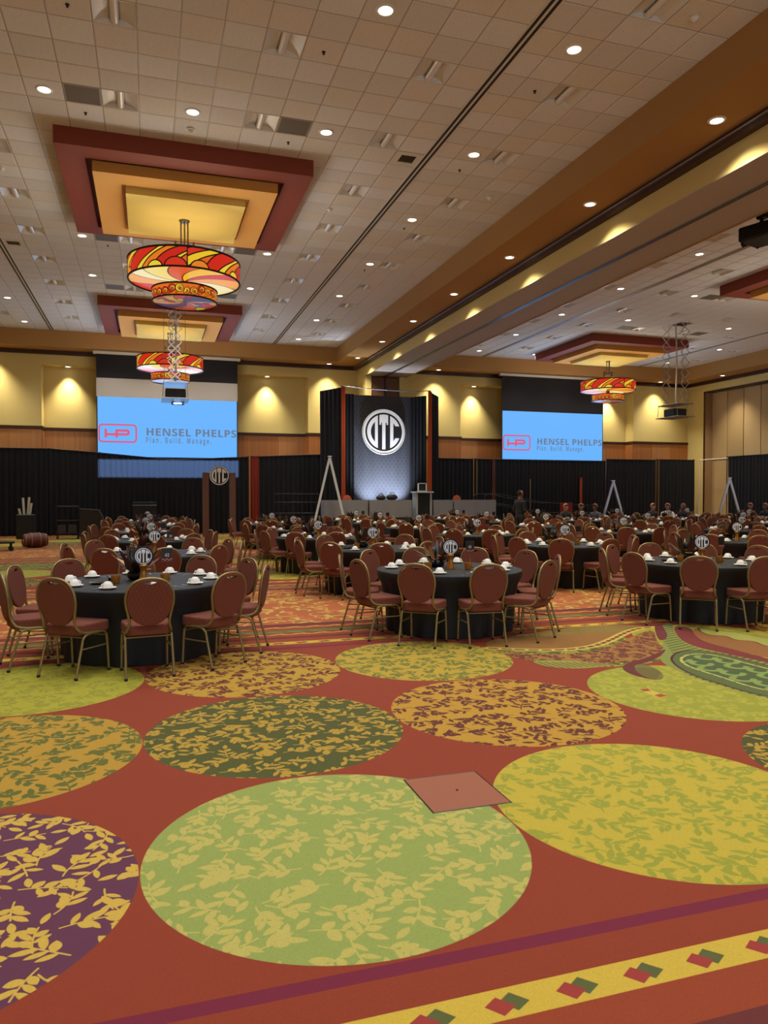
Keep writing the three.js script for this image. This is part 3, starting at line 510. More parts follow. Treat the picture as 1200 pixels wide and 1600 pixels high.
// ------------------------------------------------------------------ emblem and lettering
function emblemCanvas(n, bg = '#09090b', fg = '#ececf0') {
  const c = canvas(n, n), g = c.getContext('2d'); g.scale(n / 2, n / 2); g.translate(1, 1);
  g.fillStyle = bg; g.fillRect(-1, -1, 2, 2); g.fillStyle = fg; g.beginPath(); g.arc(0, 0, 0.97, 0, 7); g.fill();
  g.fillStyle = bg; g.beginPath(); g.arc(0, 0, 0.87, 0, 7); g.fill();
  g.save(); g.beginPath(); g.arc(0, 0, 0.79, 0, 7); g.clip(); g.fillStyle = fg; g.fillRect(-1, -1, 2, 2);
  g.fillStyle = bg; g.fillRect(-0.28, -1, 0.07, 2); g.fillRect(0.21, -1, 0.09, 2);
  g.fillRect(-0.21, -0.32, 0.13, 1.2); g.fillRect(0.08, -0.32, 0.13, 1.2); g.fillRect(-0.13, -0.42, 0.045, 0.12); g.fillRect(0.085, -0.42, 0.045, 0.12);
  g.save(); g.beginPath(); g.arc(0, 0, 0.61, 0, 7); g.clip(); g.fillRect(-1, -1, 0.58, 2); g.fillRect(0.46, -1, 1, 2); g.restore();
  g.fillRect(0.46, -0.27, 0.6, 0.54); g.restore(); return c;
}
const emblemTex = texOf(emblemCanvas(512));
const emblemMat = mat(0xffffff, 0.75, { map: emblemTex });
function screenCanvas(dy) {
  const c = canvas(1280, 720), g = c.getContext('2d'); g.fillStyle = '#67b3ff'; g.fillRect(0, 0, 1280, 720); g.translate(0, dy);
  g.strokeStyle = '#dd5878'; g.lineWidth = 15; g.beginPath(); g.roundRect(12, 272, 328, 158, 30); g.stroke();
  g.lineWidth = 22; g.beginPath(); g.moveTo(70, 312); g.lineTo(70, 392); g.moveTo(70, 362); g.lineTo(160, 362); g.moveTo(165, 392); g.lineTo(165, 325); g.lineTo(255, 325); g.arc(255, 342, 18, -Math.PI / 2, Math.PI / 2); g.lineTo(165, 361); g.stroke();
  g.fillStyle = '#68788f'; g.font = 'bold 96px sans-serif'; g.textBaseline = 'alphabetic'; const t = 'HENSEL PHELPS', w = g.measureText(t).width;
  g.save(); g.translate(424, 365); g.scale(856 / w, 1); g.fillText(t, 0, 0); g.restore();
  g.font = '70px sans-serif'; const t2 = 'Plan. Build. Manage.'; let x = 426; const tw = [...t2].reduce((s, k) => s + g.measureText(k).width, 0), k = (610 - tw * 0.62) / (t2.length - 1);
  for (const ch of t2) { g.save(); g.translate(x, 432); g.scale(0.62, 1); g.fillText(ch, 0, 0); g.lineWidth = 2.5; g.strokeStyle = '#68788f'; g.strokeText(ch, 0, 0); g.restore(); x += g.measureText(ch).width * 0.62 + k; }
  return c;
}

function screenThing(x0, x1, yTop, yImg, yBot, cut, label) {
  const o = thing('projection_screen', label, 'screen', [(x0 + x1) / 2, yBot, -33.9]); const w = x1 - x0, hw = w / 2, c2 = canvas(1280, Math.round(720 * cut));
  c2.getContext('2d').drawImage(screenCanvas(cut < 1 ? -16 : 0), 0, 0); const t = texOf(c2);
  const zf = 0.012, H = yImg - yBot;
  part('housing', box(-hw - 0.12, hw + 0.12, yTop - yBot - 0.12, yTop - yBot, -0.1, 0.08), MAT.offwhite, o);
  part('black_drop', box(-hw, hw, (cut < 1 ? 6.72 : yImg) - yBot, yTop - yBot - 0.1, -0.008, 0.008), mat(0x131218, 0.8), o);
  if (cut < 1) part('white_fabric', box(-hw, hw, H, 6.72 - yBot, -0.008, 0.008), mat(0xb9b2a8, 0.85), o);
  const img = part('lit_picture', new THREE.PlaneGeometry(w - 0.08, H).translate(0, H / 2, zf), new THREE.MeshStandardMaterial({ color: 0x181818, emissive: 0xffffff, emissiveMap: t, emissiveIntensity: 0.8, roughness: 0.9 }), o);
  part('fabric_back', box(-hw, hw, 0, H, -0.008, 0.008), MAT.black, img);
  part('bottom_bar', box(-hw, hw, -0.1, 0, -0.03, 0.03), MAT.black, o);
  const l = new THREE.RectAreaLight(COL_BLUE, 2.4, w - 0.1, H); l.position.set((x0 + x1) / 2, yBot + H / 2, -33.84); l.lookAt((x0 + x1) / 2, yBot + H / 2, 0); l.name = 'screen_light'; scene.add(l);
  return o;
}
screenThing(-2.14, 3.81, 7.85, 5.92, 3.36, 0.765, 'bigger looking lit blue projection screen with grey band above the picture');
screenThing(16.98, 22.9, 7.85, 5.97, 2.69, 1, 'farther lit blue projection screen hanging from black drop in the second bay');

// ------------------------------------------------------------------ drapes
function pleats(pts, yTop, yBot, amp, wave, jag = 0.3) {     // hanging cloth along a polyline on the floor plan
  const p = [], idx = []; const curve = []; let s = 0;
  for (let i = 0; i < pts.length - 1; i++) { const a = pts[i], b = pts[i + 1], L = Math.hypot(b[0] - a[0], b[1] - a[1]), n = Math.max(2, Math.round(L / (wave / 6)));
    for (let k = 0; k < n + (i === pts.length - 2 ? 1 : 0); k++) { const t = k / n; curve.push([a[0] + (b[0] - a[0]) * t, a[1] + (b[1] - a[1]) * t, -(b[1] - a[1]) / L, (b[0] - a[0]) / L, s + L * t, a[2] !== undefined ? a[2] + (b[2] - a[2]) * t : yTop]); } s += L; }
  const rows = 4, ph = rr(0, 6);
  curve.forEach(([x, z, nx, nz, u, yt]) => { for (let r = 0; r <= rows; r++) { const t = r / rows, a = amp * (0.35 + 0.65 * t) * (Math.sin(u * 6.283 / wave + ph) + jag * Math.sin(u * 6.283 / wave * 2.37 + ph * 2 + t) + jag * Math.sin(u * 6.283 / wave * 0.43 + ph)); p.push(x + nx * a, yt + (yBot - yt) * t, z + nz * a); } });
  for (let i = 0; i < curve.length - 1; i++) for (let r = 0; r < rows; r++) { const a = i * (rows + 1) + r, b = a + rows + 1; idx.push(a, a + 1, b, b, a + 1, b + 1); }
  const g = new THREE.BufferGeometry(); g.setAttribute('position', new THREE.Float32BufferAttribute(p, 3)); g.setAttribute('uv', new THREE.Float32BufferAttribute(new Float32Array(p.length / 3 * 2), 2)); g.setIndex(idx); g.computeVertexNormals(); return g;
}
const clothMat = (c, r = 0.95) => mat(c, r, { side: THREE.DoubleSide });
const DRAPE = clothMat(0x0c0e16), RUST = clothMat(0xa5431f), REDC = clothMat(0x8a2c1c);
function drape(label, pts, yTop, m = DRAPE, amp = 0.045, wave = 0.22, yBot = 0.02, group = 'black pipe and drape') {
  const o = thing('drape', label, 'drape', [pts[0][0], 0, pts[0][1]], 0, group), q = pts.map(([x, z, y]) => [x - pts[0][0], z - pts[0][1], y ?? yTop]);
  part('fabric', pleats(q, yTop, yBot, amp, wave), m, o);
  part('pipe', merge(q.slice(1).map((e, i) => bar(V(q[i][0], q[i][2] + 0.02, q[i][1]), V(e[0], e[2] + 0.02, e[1]), 0.022, 6))), MAT.darkMetal, o);
  for (const e of [q[0], q[q.length - 1]]) part('upright', bar(V(e[0], 0, e[1] - 0.06), V(e[0], e[2] + 0.06, e[1] - 0.06), 0.022, 6), MAT.darkMetal, o);
  return o;
}
drape('black drape at the outer end of the back wall beside the carts', [[-7.9, -33.45], [-3.95, -33.35]], 3.6);
drape('black drape under the edge of the bigger blue screen', [[-3.95, -33.35, 3.6], [-2.0, -33.3, 3.46]], 3.6);
drape('wide black drape below the bigger blue screen', [[-2.0, -33.3, 3.46], [1.0, -33.3, 3.2], [4.2, -33.2, 3.38]], 3.4);
drape('narrow rust red drape on the back wall past the bigger screen', [[4.32, -33.2], [4.66, -33.2]], 3.4, REDC, 0.05, 0.12, 0.02, 'rust drapes');
drape('black drape between the red drape and the stage backdrop', [[4.66, -33.2, 3.4], [6.7, -33.2, 3.5], [7.5, -33.0, 3.52]], 3.5);
drape('black drape just past the stage backdrop', [[12.9, -33.1], [15.1, -33.2]], 3.45);
drape('black drape behind the ramp beside the farther screen', [[15.2, -33.2], [16.1, -33.2]], 3.45);
drape('wide black drape under the farther blue screen', [[16.2, -33.1], [19.4, -33.2], [22.6, -33.2]], 3.45);
drape('black drape past the farther screen behind the standing man', [[22.7, -33.2], [25.7, -33.2]], 3.55);
drape('black drape in the far back corner', [[25.8, -33.2], [28.2, -33.2]], 3.58);
drape('black drape hung along the tan folding panels', [[28.5, -31.1], [28.55, -26]], 3.66);
drape('thin orange drape strip beside the ramp', [[16.12, -33.15], [16.2, -33.15]], 3.4, RUST, 0.02, 0.1, 0.02, 'rust drapes');
drape('thin orange drape strip under the farther screen', [[20.95, -33.0], [21.1, -33.0]], 2.6, RUST, 0.02, 0.1, 0.02, 'rust drapes');
{ const f = thing('pipe_stand', 'empty white pipe frame in front of the tan panels', 'pipe frame', [28.35, 0, -33]); part('upright', bar(V(0, 0, 0), V(0, 3.62, 0), 0.025, 6), MAT.offwhite, f); part('crossbar', bar(V(0, 3.6, 0), V(0.1, 3.6, 1.9), 0.025, 6), MAT.offwhite, f); part('base_plate', box(-0.2, 0.2, 0, 0.01, -0.2, 0.2), MAT.darkMetal, f); }
for (const [x, z, h, w] of [[15.15, -32.9, 3.4, 'beside the stage'], [17.9, -32.6, 2.5, 'under the farther screen'], [25.74, -33.0, 3.56, 'behind the standing man']]) { const f = thing('drape_upright', `bare metal drape upright ${w}`, 'upright', [x, 0, z], 0, 'drape uprights'); part('pole', bar(V(0, 0, 0), V(0, h, 0), 0.028, 8), MAT.gold, f); part('base_plate', box(-0.2, 0.2, 0, 0.01, -0.2, 0.2), MAT.darkMetal, f); }

// ------------------------------------------------------------------ stage
const DECK = 0.76;
{
  const s = thing('stage', 'low grey skirted stage platform before the tall backdrop', 'stage', [10.7, 0, -31]);
  part('deck', box(-4, 4, DECK - 0.08, DECK, -1.4, 1.5), MAT.darkMetal, s);
  part('skirt', pleats([[-4, 1.5], [4, 1.5]], DECK - 0.02, 0.02, 0.02, 0.18), clothMat(0x2a2a30), s);
  const b = thing('stage_backdrop', 'tall black draped stage backdrop with orange strips and printed banner', 'backdrop', [0, DECK, -31.5]);
  part('left_wing', pleats([[7.13, -0.35, 5.5], [8.0, 0.35, 5.62]], 5.55, 0, 0.05, 0.2), DRAPE, b);
  part('right_wing', pleats([[12.0, 0.35, 5.6], [12.75, -0.35, 5.46]], 5.5, 0, 0.05, 0.2), DRAPE, b);
  part('orange_strip', pleats([[7.92, 0.42, 5.64], [8.1, 0.42, 5.64]], 5.6, 0, 0.02, 0.09), RUST, b);
  part('orange_strip', pleats([[11.92, 0.42, 5.6], [12.1, 0.42, 5.6]], 5.6, 0, 0.02, 0.09), RUST, b);
  part('black_leg', pleats([[8.1, -0.1, 5.4], [8.62, -0.1, 5.4]], 5.4, 0, 0.04, 0.16), DRAPE, b);
  part('black_leg', pleats([[11.24, -0.1, 5.36], [12.0, 0.0, 5.45]], 5.4, 0, 0.04, 0.16), DRAPE, b);
  const c = canvas(512, 1024), g = c.getContext('2d'); g.fillStyle = '#3c3e46'; g.fillRect(0, 0, 512, 1024); g.fillStyle = '#262830';
  for (let y = 0; y < 40; y++) for (let x = 0; x < 15; x++) { const px = x * 36 + (y % 2) * 18 + 4, py = y * 27 + 12; g.beginPath(); g.arc(px, py, 8, 0, 7); g.fill(); g.fillStyle = '#4c4e57'; g.fillRect(px - 5, py - 2, 10, 4); g.fillStyle = '#262830'; }
  const bg = pleats([[8.56, -0.18], [11.3, -0.18]], 5.38, 0, 0.018, 0.5); uvWorld(bg, (x) => (x - 8.56) / 2.74, (x, y) => y / 5.38);
  part('banner', bg, mat(0xffffff, 0.85, { map: texOf(c), side: THREE.DoubleSide }), b);
  part('top_pipe', tube([V(7.9, 5.66, 0.4), V(9, 5.6, 0.35), V(11, 5.56, 0.35), V(12.05, 5.62, 0.4)], 0.02, 20, 6), MAT.steel, b);
  const e = thing('backdrop_emblem', 'large round black and silver monogram disc on the stage banner', 'emblem', [9.98, 4.52, -31.55]);
  part('disc', new THREE.CylinderGeometry(1.0, 1.0, 0.05, 64).rotateX(Math.PI / 2), MAT.black, e);
  part('rim', new THREE.TorusGeometry(0.99, 0.025, 8, 64).translate(0, 0, 0.02), MAT.offwhite, e);
  part('monogram_face', new THREE.CircleGeometry(0.985, 64).translate(0, 0, 0.027), emblemMat, e);
  for (const x of [9.2, 10.7]) {
    const u = thing('stage_uplight', `small black uplight on the deck before the ${x < 10 ? 'first' : 'second'} half of banner`, 'uplight', [x, DECK, -30.75]);
    part('yoke', merge([box(-0.09, -0.08, 0, 0.12, -0.03, 0.03), box(0.08, 0.09, 0, 0.12, -0.03, 0.03), box(-0.09, 0.09, 0, 0.01, -0.05, 0.05)]), MAT.black, u);
    part('can', new THREE.CylinderGeometry(0.07, 0.06, 0.16, 14, 1, false).rotateX(-0.5).translate(0, 0.12, 0), MAT.black, u);
    part('lens', new THREE.CircleGeometry(0.06, 14).rotateX(-Math.PI / 2).rotateX(-0.5).translate(0, 0.193, -0.04), new THREE.MeshStandardMaterial({ color: 0x222222, emissive: 0xcfe0ff, emissiveIntensity: 4 }), u);
    const l = new THREE.SpotLight(new THREE.Color(0.72, 0.82, 1), 60, 0, 0.75, 0.9, 2); l.position.set(x, DECK + 0.24, -30.79); l.castShadow = true; l.shadow.radius = 3; l.name = 'uplight_lamp'; scene.add(l); spotTarget(l, x + (10 - x) * 0.4, 2.6, -31.6);
  }
}
function headTable(x0, x1, z, label) {
  const o = thing('head_table', label, 'table', [(x0 + x1) / 2, DECK, z], 0, 'grey draped head tables'); const w = x1 - x0;
  part('table_top', box(-w / 2, w / 2, 0.70, 0.73, -0.36, 0.36), MAT.greyCloth, o);
  part('front_cloth', pleats([[-w / 2, 0.37], [w / 2, 0.37]], 0.735, 0, 0.012, 0.55), clothMat(0x85858c), o);
  for (const s of [-1, 1]) part('side_cloth', pleats([[s * w / 2, 0.37], [s * w / 2, -0.37]], 0.735, 0, 0.01, 0.4), clothMat(0x85858c), o);
}
headTable(6.82, 8.68, -29.95, 'grey draped head table beside the tall step ladder'); headTable(8.74, 10.62, -29.95, 'grey draped head table under the stage banner');
headTable(11.65, 12.5, -29.95, 'short grey draped head table right beside the lectern'); headTable(12.56, 14.55, -29.95, 'grey draped head table at the ramp end of stage');
{
  const o = thing('lectern', 'black lectern with light grey edges and a small screen on top', 'lectern', [11.2, DECK, -29.9]);
  part('front_panel', box(-0.28, 0.28, 0, 1.02, -0.2, 0.2), MAT.black, o);
  for (const s of [-1, 1]) part('side_frame', box(s * 0.28, s * 0.36, 0, 1.06, -0.24, 0.24), mat(0x9aa0a8, 0.5), o);
  part('top_shelf', box(-0.42, 0.42, 1.04, 1.1, -0.3, 0.3), mat(0xb4b9c0, 0.45), o);
  const m = thing('confidence_monitor', 'small framed monitor standing on the lectern top', 'monitor', [11.22, DECK + 1.1, -29.95]);
  part('bezel', merge([box(-0.2, -0.16, 0, 0.36, -0.03, 0.03), box(0.16, 0.2, 0, 0.36, -0.03, 0.03), box(-0.2, 0.2, 0.33, 0.36, -0.03, 0.03), box(-0.2, 0.2, 0, 0.03, -0.06, 0.06)]), mat(0xc8ccd0, 0.4), m); part('back_panel', box(-0.17, 0.17, 0.03, 0.33, -0.02, 0.0), MAT.darkMetal, m);
}
for (const [x, w] of [[8.1, 'beside the tall step ladder'], [13.2, 'near the ramp end of the stage']]) {
  const o = thing('stage_chair', `orange backed chair behind the head table ${w}`, 'chair', [x, DECK, -30.6], 0, 'chairs on the stage');
  part('seat', rbox(0.44, 0.07, 0.42, 0.03).translate(0, 0.45, 0), RUST, o); part('backrest', new THREE.SphereGeometry(0.2, 16, 12).scale(1, 1.1, 0.15).translate(0, 0.72, -0.2), mat(0xb85a3a, 0.9), o);
  for (const [a, b] of [[-1, -1], [1, -1], [-1, 1], [1, 1]]) part('leg', bar(V(a * 0.19, 0, b * 0.18), V(a * 0.19, 0.42, b * 0.17), 0.012), MAT.gold, o);
}
for (const [x, s] of [[9.35, 0.22], [9.85, 0.26]]) { const o = thing('equipment_bag', `dark lumpy bag on the head table, ${s < 0.25 ? 'smaller' : 'larger'} of two`, 'bag', [x, DECK + 0.737, -29.95], 0, 'bags on the head table'); part('bag_body', new THREE.SphereGeometry(s, 14, 10).scale(1, 0.5, 0.6).translate(0, s * 0.42, 0), MAT.black, o); part('bag_strap', new THREE.TorusGeometry(s * 0.5, 0.014, 6, 14, Math.PI).translate(0, s * 0.7, 0.02), MAT.darkMetal, o); }
function ladder(label, h, spread, w, p, turn, m, name = 'step_ladder') {
  const o = thing(name, label, 'ladder', p, turn, 'step ladders');
  for (const s of [-1, 1]) { const f = (t) => V(0, h * t, s * spread * (1 - t) / 2);
    for (const e of [-1, 1]) part('rail', flat(f(0).add(V(e * w * 0.62, 0, 0)), f(1).add(V(e * w * 0.38, 0, 0)), 0.05, 0.09), m, o);
    const n = Math.round(h / 0.3); for (let i = 1; i < n; i++) { const t = i / n, q = f(t), hw = w * (0.62 - 0.24 * t); part('rung', box(q.x - hw, q.x + hw, q.y - 0.015, q.y + 0.015, q.z - 0.04, q.z + 0.04), m, o); } }
  part('top_cap', rbox(w * 0.95, 0.06, 0.16, 0.015).translate(0, h + 0.02, 0), MAT.alu, o);
  return o;
}
ladder('tall white step ladder open in front of the stage', 3.22, 1.5, 0.42, [6.9, 0, -29.0], 1.35, mat(0xd8dada, 0.5));
ladder('grey step ladder under the farther blue screen', 2.35, 1.25, 0.4, [20.85, 0, -30.0], 1.05, MAT.alu);
ladder('grey step ladder in front of the tan panels', 2.5, 1.3, 0.4, [26.6, 0, -28.9], 0.9, MAT.alu);
{ // accessible ramp with handrails
  const o = thing('stage_ramp', 'dark ramp with double metal handrails beside the stage', 'ramp', [14.8, 0, -32.4]);
  const s = new THREE.Shape([V2(0, 0), V2(6.4, 0), V2(6.4, 0.06), V2(0, DECK)]); part('ramp_deck', new THREE.ExtrudeGeometry(s, { depth: 1.3, bevelEnabled: false }), MAT.darkMetal, o);
  for (const z of [0.05, 1.25]) for (const h of [0.5, 0.95]) part('handrail', tube([V(-0.1, DECK + h - 0.3, z), V(0, DECK + h, z), V(3, DECK / 2 + h + 0.03, z), V(6.3, 0.08 + h, z), V(6.5, h - 0.2, z)], 0.024, 24, 6), MAT.darkMetal, o);
  for (const z of [0.05, 1.25]) for (let i = 0; i < 5; i++) { const x = 0.1 + i * 1.52, y = DECK - (DECK - 0.06) * x / 6.4; part('post', bar(V(x, y, z), V(x, y + 0.95, z), 0.02, 6), MAT.darkMetal, o); }
  const r = thing('stage_stairs_rail', 'black folding railing beside the tall step ladder', 'railing', [4.9, 0, -30.4]);
  for (const y of [0.5, 0.95, 1.4, 1.75]) part('rail_bar', bar(V(0, y, 0), V(1.9, y, 0), 0.02, 6), MAT.darkMetal, r);
  for (let i = 0; i < 6; i++) part('post', bar(V(i * 0.38, 0, 0), V(i * 0.38, 1.75, 0), 0.018, 6), MAT.darkMetal, r);
  const c = solo('red_cloth', pleats([[0, 0], [0.7, 0]], 1.35, 0.02, 0.03, 0.2), REDC, 'dull red cloth hung on the ramp rail', 'cloth', [18.6, 0, -31.0]);
}
{ // arch with the emblem over the aisle end
  const o = thing('photo_arch', 'brown two post arch with round monogram sign before the back drape', 'arch', [2.72, 0, -31]);
  const m = mat(0x6e4a3c, 0.6);
  part('post', box(-0.66, -0.42, 0, 2.62, -0.12, 0.12), m, o); part('post', box(0.42, 0.66, 0, 2.62, -0.12, 0.12), m, o);
  part('crossbeam', box(-0.42, 0.42, 2.44, 2.58, -0.1, 0.02), MAT.black, o);
  const d = part('sign_disc', new THREE.CylinderGeometry(0.4, 0.4, 0.04, 48).rotateX(Math.PI / 2).translate(0, 2.5, 0.06), MAT.black, o);
  part('monogram_face', new THREE.CircleGeometry(0.395, 48).translate(0, 2.5, 0.0815), emblemMat, d);
}
// things along the drape on the left
{
  const c = thing('crate_bin', 'black crate full of pale cardboard rolls by the drape', 'crate', [-4.6, 0, -31.6]);
  part('crate_body', rbox(0.62, 0.95, 0.6, 0.04).translate(0, 0.475, 0), MAT.black, c);
  for (const [x, h, a] of [[-0.05, 1.6, 0.06], [0.06, 1.62, -0.08], [0.14, 1.4, -0.15], [-0.2, 1.2, 0.2]]) part('roll', new THREE.CylinderGeometry(0.045, 0.045, 0.8, 10).translate(0, h - 0.4, 0).rotateZ(a), mat(0xc9c4b8, 0.8), c);
  const k = thing('utility_cart', 'dark shelved utility cart beside the crate of rolls', 'cart', [-3.05, 0, -31.2]);
  for (const y of [0.2, 0.7, 1.25]) part('shelf', rbox(0.8, 0.05, 0.5, 0.02).translate(0, y, 0), MAT.darkMetal, k);
  for (const [a, b] of [[-1, -1], [1, -1], [-1, 1], [1, 1]]) { part('post', bar(V(a * 0.37, 0.1, b * 0.22), V(a * 0.37, 1.3, b * 0.22), 0.02), MAT.darkMetal, k); part('wheel', new THREE.CylinderGeometry(0.06, 0.06, 0.03, 12).rotateZ(Math.PI / 2).translate(a * 0.37, 0.06, b * 0.22), MAT.rubber, k); }
  for (const x of [-0.2, 0.18]) part('bin', rbox(0.3, 0.32, 0.36, 0.02).translate(x, 0.385, 0.05), mat(0x3a3430, 0.7), k);
  const f = thing('covered_trolley', 'dark covered trolley leaning shape next to the utility cart', 'trolley', [-2.1, 0, -31.1]);
  part('cover', new THREE.ExtrudeGeometry(new THREE.Shape([V2(-0.45, 0.1), V2(0.5, 0.1), V2(0.45, 0.55), V2(0.2, 1.1), V2(-0.45, 1.15)]), { depth: 0.5, bevelEnabled: true, bevelSize: 0.03, bevelThickness: 0.03 }), mat(0x2a211d, 0.9), f); for (const x of [-0.35, 0.4]) part('wheel', new THREE.CylinderGeometry(0.06, 0.06, 0.05, 12).rotateX(Math.PI / 2).translate(x, 0.06, 0.25), MAT.rubber, f);
  const b = thing('wooden_barrel', 'small dark red wooden barrel lying on the carpet', 'barrel', [-3.55, 0, -26.2], 0.35);
  const prof = []; for (let i = 0; i <= 10; i++) { const t = i / 10 - 0.5; prof.push([0.19 + 0.055 * Math.cos(t * Math.PI), t * 0.72]); }
  part('staves', lathe([[0, -0.34], [0.17, -0.34], ...prof, [0.17, 0.34], [0, 0.34]], 20).rotateZ(Math.PI / 2).translate(0, 0.24, 0), mat(0x5c2a1e, 0.6), b);
  for (const t of [-0.3, -0.13, 0.13, 0.3]) part('hoop', new THREE.TorusGeometry(0.193 + 0.055 * Math.cos(t / 0.72 * Math.PI), 0.012, 6, 24).rotateY(Math.PI / 2).translate(t, 0.24, 0), mat(0x9a7458, 0.5), b);
  part('bung', new THREE.CylinderGeometry(0.03, 0.03, 0.02, 10).rotateZ(Math.PI / 2).translate(-0.35, 0.24, 0), MAT.offwhite, b);
  const d = thing('dolly', 'low dark wooden dolly on the carpet at the picture edge', 'dolly', [-4.35, 0, -24.9], 0.2);
  part('platform', rbox(0.8, 0.06, 0.5, 0.02).translate(0, 0.26, 0), MAT.black, d); for (const [x, z] of [[-0.3, -0.18], [0.3, -0.18], [-0.3, 0.18], [0.3, 0.18]]) part('caster', merge([new THREE.CylinderGeometry(0.07, 0.07, 0.05, 12).rotateX(Math.PI / 2).translate(x, 0.07, z), box(x - 0.03, x + 0.03, 0.08, 0.235, z - 0.03, z + 0.03)]), MAT.rubber, d);
  const h = thing('desk_console', 'black mixing desk case by the drape behind the tables', 'case', [-0.2, 0, -31.6]); part('case_body', rbox(0.9, 1.3, 0.5, 0.04).translate(0, 0.65, 0), MAT.black, h); part('case_lid', rbox(0.92, 0.12, 0.52, 0.02).translate(0, 1.36, 0), MAT.darkMetal, h); part('case_rim', rbox(0.94, 0.03, 0.54, 0.01).translate(0, 1.29, 0), MAT.steel, h);
}

// ------------------------------------------------------------------ projectors
function projector(label, p, turn) {
  const o = thing('projector', label, 'projector', p, turn, 'hung projectors');
  part('body', rbox(0.62, 0.3, 0.62, 0.04).translate(0, 0.17, 0), MAT.black, o);
  part('lens', new THREE.CylinderGeometry(0.07, 0.08, 0.14, 18).rotateX(Math.PI / 2).translate(0.1, 0.13, -0.37), MAT.darkMetal, o);
  part('vent_panel', box(-0.302, -0.296, 0.05, 0.2, -0.25, 0.25), MAT.darkMetal, o);
  for (const [x, z] of [[-0.24, -0.25], [0.24, -0.25], [-0.24, 0.25], [0.24, 0.25]]) part('foot', new THREE.CylinderGeometry(0.02, 0.02, 0.02, 8).translate(x, 0.01, z), MAT.rubber, o);
  return o;
}
function lift(label, x, z, yTop, yTray) {
  const o = thing('projector_lift', label, 'projector lift', [x, 0, z], 0, 'scissor projector lifts'); const n = 8, y1 = yTray + 0.5, h = (yTop - y1) / n;
  for (const sz of [-0.55, 0.55]) for (let i = 0; i < n; i++) { const a = y1 + i * h, b = a + h, w = 0.2; for (const e of [-1, 1]) part('scissor_arm', flat(V(-e * w, a, sz + e * 0.02), V(e * w, b, sz + e * 0.02), 0.024, 0.016), MAT.alu, o); }
  for (const e of [-1, 1]) part('lift_cable', bar(V(e * 0.33, y1, 0), V(e * 0.33, yTop, 0), 0.006, 5), MAT.steel, o);
  part('power_cable', tube([V(0.02, y1, 0), V(0.04, (y1 + yTop) / 2, 0.02), V(0.0, yTop, 0)], 0.03, 16, 6), MAT.alu, o);
  part('upper_plate', box(-0.36, 0.36, y1 - 0.03, y1, -0.62, 0.62), MAT.alu, o);
  part('lower_plate', box(-0.42, 0.42, yTray - 0.03, yTray, -0.66, 0.66), MAT.alu, o);
  for (const [a, b] of [[-0.38, -0.6], [0.38, -0.6], [-0.38, 0.6], [0.38, 0.6]]) part('hanger_rod', bar(V(a * 0.92, y1 - 0.01, b * 0.9), V(a, yTray, b), 0.01, 6), MAT.steel, o);
}
function lensShade(x, y, z, label) {                      // the slot lets only the overspill of the picture out, onto the drape under the screen
  const o = thing('lens_shade', label, 'lens shade', [x, y, z - 0.76]); const hole = [-0.1087, 0.1066, -0.089, -0.0607];
  const sh = new THREE.Shape([V2(-0.2, -0.2), V2(0.2, -0.2), V2(0.2, 0.1), V2(-0.2, 0.1)]); sh.holes.push(new THREE.Path([V2(hole[0], hole[2]), V2(hole[0], hole[3]), V2(hole[1], hole[3]), V2(hole[1], hole[2])]));
  part('shade_plate', new THREE.ExtrudeGeometry(sh, { depth: 0.004, bevelEnabled: false }).translate(0, 0, -0.004), MAT.black, o);
  for (const e of [-1, 1]) part('shade_side', box(e * 0.19, e * 0.2, -0.2, 0.1, 0, 0.3), MAT.black, o);
  part('shade_floor', box(-0.2, 0.2, -0.2, -0.194, 0, 0.3), MAT.black, o); part('shade_roof', box(-0.2, 0.2, 0.094, 0.1, 0, 0.3), MAT.black, o);
  part('shade_stay', bar(V(0, -0.165, 0.05), V(0, -0.165, 0.76), 0.008, 6), MAT.darkMetal, o);
  const l = new THREE.SpotLight(new THREE.Color(0.32, 0.55, 1), CD_OVERSPILL, 0, 0.42, 0.02, 2); l.position.set(x, y, z - 0.46); l.castShadow = true; l.shadow.radius = 0.08; l.name = 'projector_lamp'; scene.add(l); spotTarget(l, x - 0.03, y - 2.08, z - 8.72);
}
lift('scissor lift hanging in front of the bigger blue screen', 0.79, -24.6, YC, 4.74); projector('black projector on the lift tray before the bigger screen', [0.8, 4.742, -24.6], 0);
lift('scissor lift hanging beside the far bay chandelier', 20.1, -24.8, YC, 4.82); projector('black projector on the lift tray in the far bay', [20.1, 4.822, -24.8], 0);
lensShade(0.9, 4.872, -24.6, 'black lens shade before the projector facing the bigger screen');
{
  const x = 12.75, z = -13.0, o = thing('projector_mount', 'black pole mount with cross arm at the picture edge', 'mount', [x, 0, z]);
  part('pole', bar(V(0, 7.5, 0), V(0, YS, 0), 0.04, 10), MAT.black, o); part('cross_arm', bar(V(-0.62, 7.8, 0.1), V(0.7, 7.78, 0.1), 0.035, 10), MAT.black, o); part('clamp', rbox(0.2, 0.16, 0.24, 0.03).translate(0, 7.78, 0.05), MAT.darkMetal, o); part('bracket', rbox(0.3, 0.06, 0.3, 0.02).translate(0, 7.48, 0), MAT.black, o);
  projector('big black projector hung from the pole at the picture edge', [x + 0.08, 7.22, z], 0.3).scale.set(1.25, 1.05, 1.25);
}

